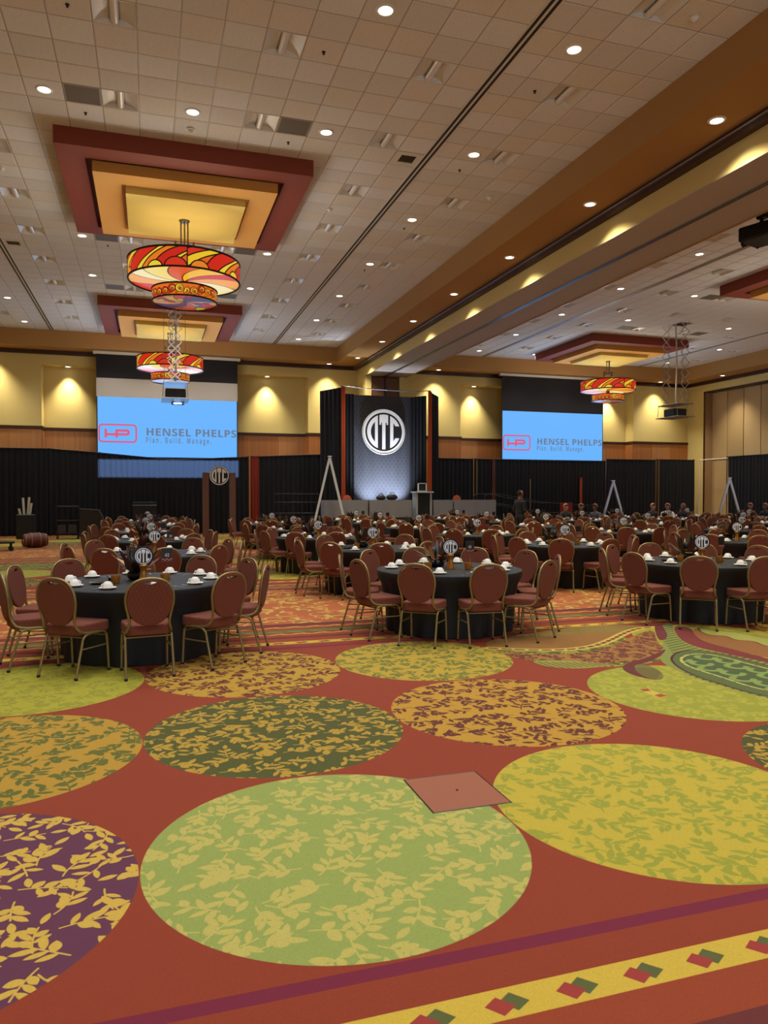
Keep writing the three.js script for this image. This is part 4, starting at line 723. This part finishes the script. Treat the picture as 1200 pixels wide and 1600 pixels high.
// ------------------------------------------------------------------ banquet chairs
const fabricTex = (() => {
  const c = canvas(256, 256), g = c.getContext('2d'); g.fillStyle = '#6e3722'; g.fillRect(0, 0, 256, 256); const rand = mulberry(11);
  g.lineWidth = 2.2; for (let i = -8; i < 16; i++) for (const d of [1, -1]) { g.strokeStyle = 'rgba(78,26,22,0.55)'; g.beginPath(); g.moveTo(i * 32, d > 0 ? 0 : 256); g.lineTo(i * 32 + 128, d > 0 ? 256 : 0); g.stroke(); }
  for (let i = 0; i < 9000; i++) { g.fillStyle = rand() < 0.5 ? 'rgba(96,34,28,0.4)' : 'rgba(132,72,52,0.35)'; g.fillRect(rand() * 256, rand() * 256, 1.2, 2.5); }
  const t = texOf(c, 3.2, 3.2); return t;
})();
const FABRIC = mat(0xffffff, 0.9, { map: fabricTex });
const BACKPLANE = (y) => 0.205 + (y - 0.46) * 0.15;            // the back leans a little
function backFramePts() {
  const h = [[0.2, 0.405, -0.17], [0.203, 0.408, 0.1], [0.198, 0.432, 0.172], [0.176, 0.505, BACKPLANE(0.505)], [0.19, 0.6, BACKPLANE(0.6)], [0.213, 0.72, BACKPLANE(0.72)], [0.198, 0.82, BACKPLANE(0.82)], [0.145, 0.892, BACKPLANE(0.892)], [0.07, 0.923, BACKPLANE(0.923)]];
  return [...h.map((p) => V(...p)), V(0, 0.929, BACKPLANE(0.929)), ...h.slice().reverse().map(([x, y, z]) => V(-x, y, z))];
}
function backPad(seg) {
  const sh = new THREE.Shape(); sh.moveTo(0, 0.922); sh.bezierCurveTo(0.11, 0.922, 0.2, 0.86, 0.205, 0.72); sh.bezierCurveTo(0.2, 0.59, 0.13, 0.487, 0, 0.485); sh.bezierCurveTo(-0.13, 0.487, -0.2, 0.59, -0.205, 0.72); sh.bezierCurveTo(-0.2, 0.86, -0.11, 0.922, 0, 0.922);
  const ho = new THREE.Path(); ho.moveTo(-0.085, 0.893); ho.quadraticCurveTo(0, 0.925, 0.085, 0.893); ho.quadraticCurveTo(0.04, 0.864, 0, 0.864); ho.quadraticCurveTo(-0.04, 0.864, -0.085, 0.893); sh.holes.push(ho);
  const g = new THREE.ExtrudeGeometry(sh, { depth: 0.018, bevelEnabled: true, bevelThickness: 0.01, bevelSize: 0.008, bevelOffset: -0.008, bevelSegments: seg > 6 ? 2 : 1, curveSegments: seg });
  const p = g.attributes.position; for (let i = 0; i < p.count; i++) p.setZ(i, p.getZ(i) - 0.009 + BACKPLANE(p.getY(i))); g.computeVertexNormals(); return g;
}
function seatPad(seg) {
  const sh = new THREE.Shape(); sh.moveTo(-0.16, -0.235); sh.lineTo(0.16, -0.235); sh.quadraticCurveTo(0.225, -0.235, 0.22, -0.15); sh.lineTo(0.2, 0.14); sh.quadraticCurveTo(0.19, 0.19, 0.12, 0.195); sh.lineTo(-0.12, 0.195); sh.quadraticCurveTo(-0.19, 0.19, -0.2, 0.14); sh.lineTo(-0.22, -0.15); sh.quadraticCurveTo(-0.225, -0.235, -0.16, -0.235);
  return new THREE.ExtrudeGeometry(sh, { depth: 0.058, bevelEnabled: true, bevelThickness: 0.02, bevelSize: 0.014, bevelOffset: -0.014, bevelSegments: seg > 4 ? 3 : 1, curveSegments: seg }).rotateX(Math.PI / 2).translate(0, 0.472, 0);
}
const legPts = (s, front) => front ? [V(s * 0.205, 0.395, -0.02), V(s * 0.207, 0.393, -0.12), V(s * 0.208, 0.375, -0.17), V(s * 0.21, 0.3, -0.185), V(s * 0.213, 0.012, -0.205)] : [V(s * 0.205, 0.395, -0.02), V(s * 0.206, 0.393, 0.08), V(s * 0.207, 0.37, 0.135), V(s * 0.209, 0.28, 0.165), V(s * 0.213, 0.012, 0.245)];
function makeChair(detail) {
  const o = new THREE.Group(); o.name = 'banquet_chair'; const R = detail ? 6 : 4;
  part('seat', seatPad(detail ? 5 : 2), FABRIC, o); part('backrest', backPad(detail ? 8 : 4), FABRIC, o);
  part('back_frame', tube(backFramePts(), 0.0135, detail ? 52 : 24, R), MAT.gold, o);
  if (detail) {
    for (const s of [-1, 1]) for (const f of [true, false]) { const l = part('leg', tube(legPts(s, f), 0.0125, 12, 6), MAT.gold, o); const e = legPts(s, f)[4]; part('foot_cap', new THREE.CylinderGeometry(0.016, 0.016, 0.022, 8).translate(e.x, 0.011, e.z), MAT.rubber, l); }
    for (const s of [-1, 1]) part('side_stretcher', bar(V(s * 0.21, 0.26, -0.187), V(s * 0.209, 0.265, 0.168), 0.008), MAT.gold, o);
    part('cross_bar', bar(V(-0.207, 0.372, 0.13), V(0.207, 0.372, 0.13), 0.009), MAT.gold, o); part('cross_bar', bar(V(-0.207, 0.35, -0.176), V(0.207, 0.35, -0.176), 0.009), MAT.gold, o);
  } else {
    const g = []; for (const s of [-1, 1]) for (const f of [true, false]) g.push(tube(legPts(s, f), 0.013, 5, 4)); g.push(bar(V(-0.207, 0.372, 0.13), V(0.207, 0.372, 0.13), 0.009, 4));
    part('leg_frame', merge(g), MAT.gold, o);
  }
  return o;
}
const chairNear = makeChair(true), chairFar = makeChair(false);

// ------------------------------------------------------------------ tables and what stands on them
const TOP = 0.76, RT = 0.925;
function clothGeo(seg, ph) {
  const prof = [[0, TOP], [0.5, TOP], [0.88, TOP], [0.915, TOP - 0.004], [RT, TOP - 0.018], [0.918, TOP - 0.08], [0.875, 0.6], [0.83, 0.45], [0.805, 0.25], [0.795, 0.008]], p = [], idx = [];
  for (let j = 0; j < prof.length; j++) for (let i = 0; i <= seg; i++) { const a = i / seg * Math.PI * 2, [r, y] = prof[j], t = Math.max(0, (TOP - y) / TOP), R = r + (j > 4 ? 0.022 * t * (Math.sin(a * 14 + ph) + 0.6 * Math.sin(a * 23 + ph * 3)) : 0); p.push(Math.sin(a) * R, y, Math.cos(a) * R); }
  for (let j = 0; j < prof.length - 1; j++) for (let i = 0; i < seg; i++) { const a = j * (seg + 1) + i, b = a + seg + 1; if (j) idx.push(a, b, a + 1); idx.push(b, b + 1, a + 1); }
  const g = new THREE.BufferGeometry(); g.setAttribute('position', new THREE.Float32BufferAttribute(p, 3)); g.setAttribute('uv', new THREE.Float32BufferAttribute(new Float32Array(p.length / 3 * 2), 2)); g.setIndex(idx); g.computeVertexNormals(); return g;
}
const CLOTH = mat(0x101316, 0.7, { side: THREE.DoubleSide });
const clothGeos = [clothGeo(120, 0), clothGeo(120, 1.3), clothGeo(60, 2)];
const cupGeo = lathe([[0.026, 0.0], [0.044, 0.0], [0.0435, 0.012], [0.041, 0.03], [0.034, 0.046], [0.024, 0.054], [0.023, 0.058], [0.02, 0.058], [0.02, 0.053], [0, 0.053]], 16);
const handleGeo = new THREE.TorusGeometry(0.016, 0.0045, 6, 10, Math.PI * 1.1).rotateZ(-Math.PI / 2).translate(0.041, 0.026, 0);
const saucerGeo = lathe([[0, 0.004], [0.035, 0.004], [0.045, 0.008], [0.075, 0.018], [0.077, 0.019], [0.075, 0.014], [0.045, 0.002], [0, 0]], 18);
const cupSrc = new THREE.Group(); cupSrc.name = 'coffee_cup'; part('cup_body', cupGeo, MAT.china, cupSrc); part('handle', handleGeo, MAT.china, cupSrc); cupSrc.scale.setScalar(1.22);
const saucerSrc = new THREE.Mesh(saucerGeo, MAT.china); saucerSrc.name = 'saucer'; saucerSrc.scale.setScalar(1.12);
const knifeSrc = new THREE.Group(); knifeSrc.name = 'table_knife'; part('knife_handle', rbox(0.012, 0.006, 0.09, 0.002).translate(0, 0.003, 0.055), MAT.steel, knifeSrc); part('knife_blade', rbox(0.018, 0.003, 0.11, 0.001).translate(0.002, 0.002, -0.045), MAT.steel, knifeSrc);
const forkSrc = new THREE.Group(); forkSrc.name = 'table_fork'; part('fork_handle', rbox(0.01, 0.004, 0.13, 0.0015).translate(0, 0.002, 0.035), MAT.steel, forkSrc); part('fork_head', rbox(0.022, 0.003, 0.03, 0.001).translate(0, 0.002, -0.045), MAT.steel, forkSrc); for (let i = 0; i < 3; i++) part('tine', box(-0.01 + i * 0.0085, -0.007 + i * 0.0085, 0.001, 0.003, -0.1, -0.058), MAT.steel, forkSrc);
const signSrc = (() => {
  const o = new THREE.Group(); o.name = 'emblem_sign';
  part('vase', lathe([[0, 0], [0.058, 0], [0.06, 0.008], [0.05, 0.03], [0.034, 0.09], [0.032, 0.13], [0.042, 0.17], [0.05, 0.19], [0, 0.19]], 18), mat(0xa87434, 0.32, { metalness: 0.7 }), o);
  const d = part('disc', new THREE.CylinderGeometry(0.105, 0.105, 0.014, 36).rotateX(Math.PI / 2).translate(0, 0.28, 0), MAT.black, o);
  part('monogram_face', new THREE.CircleGeometry(0.089, 36).translate(0, 0.28, 0.0078), emblemMat, d); return o;
})();
function leafGeo(L, w, curl) { const g = new THREE.PlaneGeometry(w, L, 2, 5).translate(0, L / 2, 0), p = g.attributes.position; for (let i = 0; i < p.count; i++) { const t = p.getY(i) / L; p.setX(i, p.getX(i) * Math.sin(Math.PI * (0.08 + 0.9 * t))); p.setZ(i, curl * t * t * L + Math.abs(p.getX(i)) * 0.35); } g.computeVertexNormals(); return g; }
function makeCenterpiece(sd) {
  const o = new THREE.Group(); o.name = 'floral_centrepiece'; rnd = mulberry(sd);
  part('pot', lathe([[0, 0], [0.07, 0], [0.1, 0.03], [0.105, 0.07], [0.08, 0.1], [0, 0.1]], 16), mat(0x14110f, 0.4), o);
  const lm = [mat(0x5c2f2a, 0.7, { side: THREE.DoubleSide }), mat(0xc0895a, 0.7, { side: THREE.DoubleSide }), mat(0x4d4a28, 0.8, { side: THREE.DoubleSide }), mat(0x16141a, 0.6, { side: THREE.DoubleSide })];
  for (let i = 0; i < 22; i++) { const a = rr(0, 6.28), tilt = rr(0.15, 1.15), g = leafGeo(rr(0.16, 0.36), rr(0.045, 0.08), rr(-0.3, 0.4)).rotateX(tilt).rotateY(a).translate(Math.sin(a) * 0.05, 0.08, Math.cos(a) * 0.05); part('leaf', g, lm[i % 9 === 1 ? 1 : [0, 2, 3, 0, 3][i % 5]], o); }
  for (let i = 0; i < 5; i++) { const a = rr(0, 6.28), r = rr(0.06, 0.13), b = V(Math.sin(a) * r, rr(0.1, 0.16), Math.cos(a) * r); part('flower', merge([0, 1, 2, 3, 4, 5].map((k) => leafGeo(0.05, 0.032, 0.6).rotateX(0.9).rotateY(k * 1.047).translate(b.x, b.y, b.z))), mat([0xb0702a, 0x8c4420, 0xc0a23a][i % 3], 0.8, { side: THREE.DoubleSide }), o); }
  part('black_plume', new THREE.SphereGeometry(0.06, 12, 10).scale(0.9, 1.2, 0.8).translate(0.03, 0.19, -0.03), mat(0x0e0d10, 0.55), o);
  return o;
}
const centreSrcs = [makeCenterpiece(11), makeCenterpiece(52)]; rnd = mulberry(777);
const votiveSrc = new THREE.Group(); votiveSrc.name = 'votive_holder'; votiveSrc.scale.setScalar(1.2); part('glass', lathe([[0, 0.004], [0.03, 0.004], [0.033, 0], [0.036, 0.02], [0.042, 0.075], [0.039, 0.075], [0.032, 0.02], [0, 0.012]], 16), MAT.votive, votiveSrc); part('tea_light', new THREE.CylinderGeometry(0.018, 0.018, 0.015, 12).translate(0, 0.02, 0), mat(0xe8ddb0, 0.6), votiveSrc);
function cardTex(n) { const c = canvas(128, 160), g = c.getContext('2d'); g.fillStyle = '#1a1113'; g.fillRect(0, 0, 128, 160); g.fillStyle = '#5c1a1c'; g.fillRect(0, 112, 128, 48); g.fillStyle = '#c98a7c'; for (let i = 0; i < 5; i++) { g.beginPath(); g.arc(18 + i * 23, 128 + (i % 2) * 10, 8, 0, 7); g.fill(); } g.strokeStyle = '#5a4a4a'; g.lineWidth = 3; g.strokeRect(2, 2, 124, 156); if (n) { g.fillStyle = '#d8d4d0'; g.font = 'bold 50px serif'; g.textAlign = 'center'; g.fillText(n, 64, 98); } return texOf(c); }
const CLEAR = new THREE.MeshPhysicalMaterial({ color: 0xffffff, roughness: 0.05, transmission: 1, thickness: 0 });
const cardMats = {};
function cardThing(n, label, p) {
  const o = thing('table_number', label, 'table number', p, 0.12, 'table number cards'); cardMats[n] ??= mat(0xffffff, 0.55, { map: cardTex(n) });
  part('stand_base', new THREE.CylinderGeometry(0.045, 0.05, 0.012, 16).translate(0, 0.006, 0), MAT.black, o); part('stand_stem', bar(V(0, 0.01, 0), V(0, 0.2, 0), 0.005, 6), CLEAR, o); part('card_back', box(-0.06, 0.06, 0.19, 0.345, -0.004, 0), MAT.black, o); part('card_face', new THREE.PlaneGeometry(0.12, 0.155).translate(0, 0.2675, 0.0012), cardMats[n], o);
}
const caddySrc = new THREE.Group(); caddySrc.name = 'sugar_caddy'; part('dish', lathe([[0, 0.004], [0.04, 0.004], [0.045, 0.045], [0.041, 0.045], [0.037, 0.01], [0, 0.01]], 14), MAT.black, caddySrc); for (let i = 0; i < 5; i++) part('sugar_packet', box(-0.022, 0.022, 0.012, 0.062, -0.022 + i * 0.011, -0.019 + i * 0.011), MAT.white, caddySrc);
const plateSrc = new THREE.Mesh(lathe([[0, 0.006], [0.06, 0.006], [0.1, 0.02], [0.104, 0.02], [0.065, 0], [0, 0]], 20), mat(0x101012, 0.35)); plateSrc.name = 'black_dish';

const COLX = [-0.05, 3.68, 7.48, 11.5, 15.3, 19.1, 22.9, 26.6], ROWSZ = [-8.55, -12.45, -16.15, -20.1, -23.95, -27.3];
const SPECIAL = { '0,0': [-0.09, -8.45, 4], '1,0': [3.64, -8.74, -2], '2,0': [7.42, -8.6, -6], '0,1': [0.05, -12.43, 8], '1,1': [3.75, -12.56, -10], '2,1': [7.55, -12.43, 3], '3,1': [11.6, -12.41, 9] };
const rowWord = ['front row', 'second row', 'third row', 'fourth row', 'fifth row', 'back row'];
const tabs = []; const perRow = {};
for (let j = 0; j < ROWSZ.length; j++) for (let i = 0; i < COLX.length; i++) {
  let [x, z, off] = SPECIAL[`${i},${j}`] ?? [COLX[i] + rr(-0.12, 0.12), ROWSZ[j] + rr(-0.12, 0.12), rr(-12, 12)];
  const c = V(x, 0.8, z).project(camera); if (c.x > 1.12 || (c.x > 1.02 && j > 2)) continue;
  if (j === 5 && (i === 2 || i === 3)) { z += 0.4; } if (j === 5 && i === 1) continue; if (j === 5 && i === 7) continue;
  perRow[j] = (perRow[j] ?? 0) + 1; tabs.push({ i, j, x, z, off, n: perRow[j] });
}
let chairs = 0; const seatAt = {};
for (const t of tabs) {
  const { i, j, x, z, off, n } = t, where = `${ORD[n]} table of the ${rowWord[j]}`, near = j < 2;
  const tb = thing('banquet_table', `round table under a floor length black cloth, ${where}`, 'table', [x, 0, z], rr(0, 6), 'round banquet tables');
  part('tablecloth', clothGeos[j < 2 ? (i + j) % 2 : 2], CLOTH, tb); part('table_top', new THREE.CylinderGeometry(0.9, 0.9, 0.03, 40).translate(0, TOP - 0.022, 0), mat(0x6b5a44, 0.7), tb);
  const view = Math.atan2(-x, -z);                         // direction from the table to the camera
  const seats = []; for (let k = 0; k < 10; k++) { const a = (off + 36 * k) * Math.PI / 180; let rel = a - view; rel = ((rel % 6.2832) + 6.2832) % 6.2832; seats.push({ a, rel }); }
  seats.sort((p, q) => Math.min(p.rel, 6.2832 - p.rel) - Math.min(q.rel, 6.2832 - q.rel)); const first = seats[0].a;
  for (const s of seats) s.n = Math.round((((s.a - first) % 6.2832) + 6.2832) % 6.2832 / 0.62832) % 10 + 1;
  for (const s of seats) {
    const seatW = s.n === 1 ? 'nearest seat' : `${ORD[s.n]} seat counterclockwise from the nearest`, a = s.a + rr(-0.03, 0.03);
    const inView = V(x + Math.sin(a) * 1.1, 0.7, z + Math.cos(a) * 1.1).project(camera);
    if (inView.x < 1.08) {
      const r = 1.075 + rr(-0.015, 0.05); chairs++; seatAt[`${i},${j},${s.n}`] = [x + Math.sin(a) * r, z + Math.cos(a) * r, a];
      tag(copyOf(near ? chairNear : chairFar, '', [x + Math.sin(a) * r, 0, z + Math.cos(a) * r], a + rr(-0.07, 0.07)), `burgundy padded chair, ${seatW}, ${where}`, 'chair', 'burgundy banquet chairs');
    }
    if (inView.x > 1.1) continue;
    const P = (r, da) => [x + Math.sin(s.a + da) * r, TOP, z + Math.cos(s.a + da) * r];
    const sp = P(0.735, 0.12);
    tag(copyOf(saucerSrc, '', sp, 0), `white saucer, ${seatW}, ${where}`, 'saucer', 'white saucers');
    tag(copyOf(cupSrc, '', [sp[0], sp[1] + 0.006, sp[2]], rr(0, 6)), `upturned white cup, ${seatW}, ${where}`, 'cup', 'upturned white cups'); 
    if (near) {
      tag(copyOf(knifeSrc, '', P(0.74, -0.03), s.a), `steel knife, ${seatW}, ${where}`, 'knife', 'steel table knives');
      tag(copyOf(forkSrc, '', P(0.74, -0.19), s.a), `steel fork, ${seatW}, ${where}`, 'fork', 'steel table forks');
    }
  }
  const right = V(Math.cos(view), 0, -Math.sin(view)), fwd = V(Math.sin(view), 0, Math.cos(view));
  const at = (u, w) => [x + right.x * u + fwd.x * w, TOP, z + right.z * u + fwd.z * w];
  tag(copyOf(signSrc, '', at(0.02, 0.12), view), `round monogram sign on a gold vase, ${where}`, 'table sign', 'monogram table signs');
  tag(copyOf(centreSrcs[(i + j) % 2], '', at(i === 0 && j === 0 ? -0.05 : -0.16, -0.14), rr(0, 6)), `dark leaf and flower centrepiece, ${where}`, 'centrepiece', 'floral centrepieces');
  cardThing(i === 0 && j === 0 ? '42' : i === 1 && j === 0 ? '41' : i === 0 && j === 1 ? '39' : '', `dark table number card on a stand, ${where}`, at(0.27, -0.1));
  for (const [u, w, q] of [[0.24, 0.2, 'one side'], [-0.26, 0.2, 'other side']]) tag(copyOf(votiveSrc, '', at(u, w), 0), `gold votive candle holder, ${q} of the sign, ${where}`, 'votive', 'gold votive holders');
  if (near) { tag(copyOf(caddySrc, '', at(-0.3, -0.02), rr(0, 3)), `black caddy of white sugar packets, ${where}`, 'sugar caddy', 'sugar caddies'); tag(copyOf(plateSrc, '', at(-0.42, 0.16), 0), `small black dish, ${where}`, 'dish', 'small black dishes'); }
}
console.log('tables', tabs.length, 'chairs', chairs);

// ------------------------------------------------------------------ people
function figure(label, p, turn, bones, colors, hairCol, headAt, group) {
  const res = 64, mc = new MarchingCubes(res, new THREE.MeshBasicMaterial(), false, false, 60000), H = 1.0, half = H; mc.isolation = 0; const f = mc.field;
  const at = (q) => (q / (res / 2) - 1) * half;
  for (let kz = 0; kz < res; kz++) for (let ky = 0; ky < res; ky++) for (let kx = 0; kx < res; kx++) {
    const x = at(kx), y = at(ky), z = at(kz); let d = 9;
    for (const b of bones) { const [a, e, r0, r1] = b, dx = e[0] - a[0], dy = e[1] - a[1], dz = e[2] - a[2], L = dx * dx + dy * dy + dz * dz + 1e-9; let t = ((x - a[0]) * dx + (y - a[1]) * dy + (z - a[2]) * dz) / L; t = Math.max(0, Math.min(1, t)); const q = Math.hypot(x - a[0] - dx * t, (y - a[1] - dy * t), (z - a[2] - dz * t) * (b[5] ?? 1)) - (r0 + (r1 - r0) * t), k = 0.03, h = Math.max(k - Math.abs(d - q), 0) / k; d = Math.min(d, q) - h * h * k / 4; }
    f[kx + ky * res + kz * res * res] = -d;
  }
  mc.update(); const n = mc.count, pos = Array.from(mc.positionArray.slice(0, n * 3), (v) => v * half), nor = Array.from(mc.normalArray.slice(0, n * 3)), col = [];
  const C = colors.map((c) => new THREE.Color(c));
  const paint = (x, y, z) => { let best = 9, ci = 0; for (const b of bones) { const [a, e, r0, r1, k] = b, dx = e[0] - a[0], dy = e[1] - a[1], dz = e[2] - a[2], L = dx * dx + dy * dy + dz * dz + 1e-9; let t = ((x - a[0]) * dx + (y - a[1]) * dy + (z - a[2]) * dz) / L; t = Math.max(0, Math.min(1, t)); const q = Math.hypot(x - a[0] - dx * t, y - a[1] - dy * t, z - a[2] - dz * t) - (r0 + (r1 - r0) * t); if (q < best) { best = q; ci = k; } } return C[ci]; };
  for (let i = 0; i < n; i++) { const c = paint(pos[3 * i], pos[3 * i + 1], pos[3 * i + 2]); col.push(c.r, c.g, c.b); }
  const g = new THREE.BufferGeometry(); g.setAttribute('position', new THREE.Float32BufferAttribute(pos, 3)); g.setAttribute('normal', new THREE.Float32BufferAttribute(nor, 3)); g.setAttribute('color', new THREE.Float32BufferAttribute(col, 3));
  g.translate(0, 1, 0); g.computeVertexNormals();
  const o = thing('person', label, 'person', p, turn, group); part('body', g, new THREE.MeshStandardMaterial({ vertexColors: true, roughness: 0.8, side: THREE.DoubleSide }), o);
  const [hx, hy, hz] = headAt; part('hair', new THREE.SphereGeometry(0.112, 16, 12, 0, Math.PI * 2, 0, Math.PI * 0.56).scale(0.88, 1.08, 1.02).rotateX(-0.35).translate(hx, hy + 1.03, hz - 0.012), mat(hairCol, 0.9), o);
  return o;
}
// joints are relative to a point one metre above the floor; +z is the way the person faces; colours 0 skin, 1 top, 2 trousers, 3 shoes
const fingers = (w, d) => [-0.03, -0.01, 0.01, 0.03].map((k, i) => [[w[0] + k * 0.7, w[1], w[2]], [w[0] + k + d[0], w[1] + d[1], w[2] + d[2] - Math.abs(i - 1.5) * 0.006], 0.012, 0.009, 0]);
const headBones = (y, z) => [[[0, y, z], [0, y + 0.05, z - 0.01], 0.092, 0.1, 0], [[0, y - 0.05, z + 0.03], [0, y - 0.09, z + 0.05], 0.06, 0.045, 0], [[0, y, z + 0.095], [0, y - 0.025, z + 0.112], 0.012, 0.018, 0], [[-0.09, y, z - 0.01], [-0.1, y + 0.02, z - 0.01], 0.018, 0.018, 0], [[0.09, y, z - 0.01], [0.1, y + 0.02, z - 0.01], 0.018, 0.018, 0], [[0, y - 0.2, z - 0.03], [0, y - 0.06, z - 0.02], 0.058, 0.055, 0]];
const standing = () => [
  [[0, -0.02, 0], [0, 0.12, 0], 0.15, 0.14, 2, 1.25], [[0, 0.14, 0], [0, 0.42, 0.0], 0.145, 0.165, 1, 1.3], [[-0.16, 0.46, 0], [0.16, 0.46, 0], 0.07, 0.07, 1],
  ...headBones(0.72, 0.02), [[-0.19, 0.45, 0], [-0.24, 0.18, -0.02], 0.062, 0.05, 1], [[-0.24, 0.18, -0.02], [-0.12, 0.1, 0.22], 0.045, 0.035, 0], [[-0.12, 0.1, 0.22], [-0.08, 0.09, 0.28], 0.034, 0.028, 0],
  [[0.19, 0.45, 0], [0.25, 0.18, -0.02], 0.062, 0.05, 1], [[0.25, 0.18, -0.02], [0.16, 0.06, 0.22], 0.045, 0.035, 0], [[0.16, 0.06, 0.22], [0.12, 0.05, 0.28], 0.034, 0.028, 0], ...fingers([-0.08, 0.09, 0.28], [0.02, -0.02, 0.07]), ...fingers([0.12, 0.05, 0.28], [-0.02, -0.02, 0.07]),
  [[-0.09, -0.04, 0], [-0.1, -0.5, 0.02], 0.092, 0.062, 2], [[-0.1, -0.5, 0.02], [-0.1, -0.9, -0.02], 0.06, 0.045, 2], [[0.09, -0.04, 0], [0.1, -0.5, 0.02], 0.092, 0.062, 2], [[0.1, -0.5, 0.02], [0.1, -0.9, -0.02], 0.06, 0.045, 2],
  [[-0.1, -0.945, -0.04], [-0.11, -0.95, 0.14], 0.045, 0.04, 3], [[0.1, -0.945, -0.04], [0.11, -0.95, 0.14], 0.045, 0.04, 3]];
const seated = (lean) => [
  [[0, -0.45, 0], [0, -0.35, 0], 0.15, 0.14, 2, 1.25], [[0, -0.35, 0], [0, -0.06, lean], 0.145, 0.16, 1, 1.3], [[-0.16, -0.02, lean], [0.16, -0.02, lean], 0.068, 0.068, 1], ...headBones(0.24, lean + 0.04),
  [[-0.19, -0.03, lean], [-0.25, -0.24, 0.1 + lean], 0.058, 0.048, 1], [[-0.25, -0.24, 0.1 + lean], [-0.1, -0.16, 0.36], 0.044, 0.034, 0], [[0.19, -0.03, lean], [0.25, -0.24, 0.1 + lean], 0.058, 0.048, 1], [[0.25, -0.24, 0.1 + lean], [0.08, -0.16, 0.36], 0.044, 0.034, 0],
  ...fingers([-0.1, -0.17, 0.37], [0.02, -0.01, 0.07]), ...fingers([0.08, -0.17, 0.37], [-0.02, -0.01, 0.07]),
  [[-0.09, -0.46, 0.02], [-0.12, -0.46, 0.42], 0.085, 0.062, 2], [[-0.12, -0.46, 0.42], [-0.12, -0.88, 0.4], 0.058, 0.045, 2], [[0.09, -0.46, 0.02], [0.12, -0.46, 0.42], 0.085, 0.062, 2], [[0.12, -0.46, 0.42], [0.12, -0.88, 0.4], 0.058, 0.045, 2],
  [[-0.12, -0.945, 0.38], [-0.12, -0.95, 0.55], 0.045, 0.04, 3], [[0.12, -0.945, 0.38], [0.12, -0.95, 0.55], 0.045, 0.04, 3]];
figure('man standing in a black shirt holding a looped cable among the tables', [11.75, 0, -22.1], 1.9, standing(), [0x8a5a44, 0x121214, 0x18181c, 0x0c0c0c], 0x17110e, [0, 0.72, 0.02]);
{ const o = thing('cable_loop', 'brown looped cable held by the standing man', 'cable', [12.04, 1.08, -22.22], 0.4); part('coil', new THREE.TorusGeometry(0.12, 0.02, 8, 24).scale(0.8, 1.3, 1).translate(0, -0.06, 0), mat(0x8a5a3a, 0.7), o); part('tie', new THREE.TorusGeometry(0.03, 0.012, 6, 12).rotateY(1.5708).translate(0, 0.1, 0), MAT.black, o); }

const SIT = [['4,4', 5, 'woman seated in a grey top, fifth row past the standing man', 0x55555c, 0x20242c, 0x2a1a12], ['4,4', 6, 'seated person in a black cap and dark shirt, fifth row', 0x16161a, 0x202024, 0x0c0c0e], ['4,4', 7, 'seated person in a dark green jacket, fifth row', 0x2a3028, 0x22242a, 0x1a120e],
  ['5,4', 5, 'seated person in a black shirt with light hair, under the tan panels', 0x1a1a1e, 0x24262c, 0x6a4a30], ['5,4', 6, 'seated woman in a cream blouse before the tan panels', 0xd6cfc0, 0x2a2a30, 0x3a2014], ['5,4', 7, 'seated person in a charcoal hooded top beside the cream blouse', 0x2c2c32, 0x1c1c20, 0x120e0c],
  ['6,4', 5, 'seated man in a dark cap by the far black drape', 0x1e2026, 0x24242a, 0x16161a], ['6,4', 6, 'seated person in a brown top by the far black drape', 0x5a3a2c, 0x22222a, 0x1c120c]];
for (const [t, n, label, top, leg, hair] of SIT) { const q = seatAt[`${t},${n}`]; if (!q) continue; const l = rr(0, 0.1); figure(label, [q[0] - Math.sin(q[2]) * 0.05, 0, q[1] - Math.cos(q[2]) * 0.05], q[2] + Math.PI, seated(l), [[0x9a6a52, 0xb58468, 0x7a5040][n % 3], top, leg, 0x101010], hair, [0, 0.24, l + 0.04], 'people seated at the far tables'); }

// ------------------------------------------------------------------ hand over
scene.traverse((o) => { if (o.isMesh) { o.castShadow = true; o.receiveShadow = true; } });
renderer.render(scene, camera);
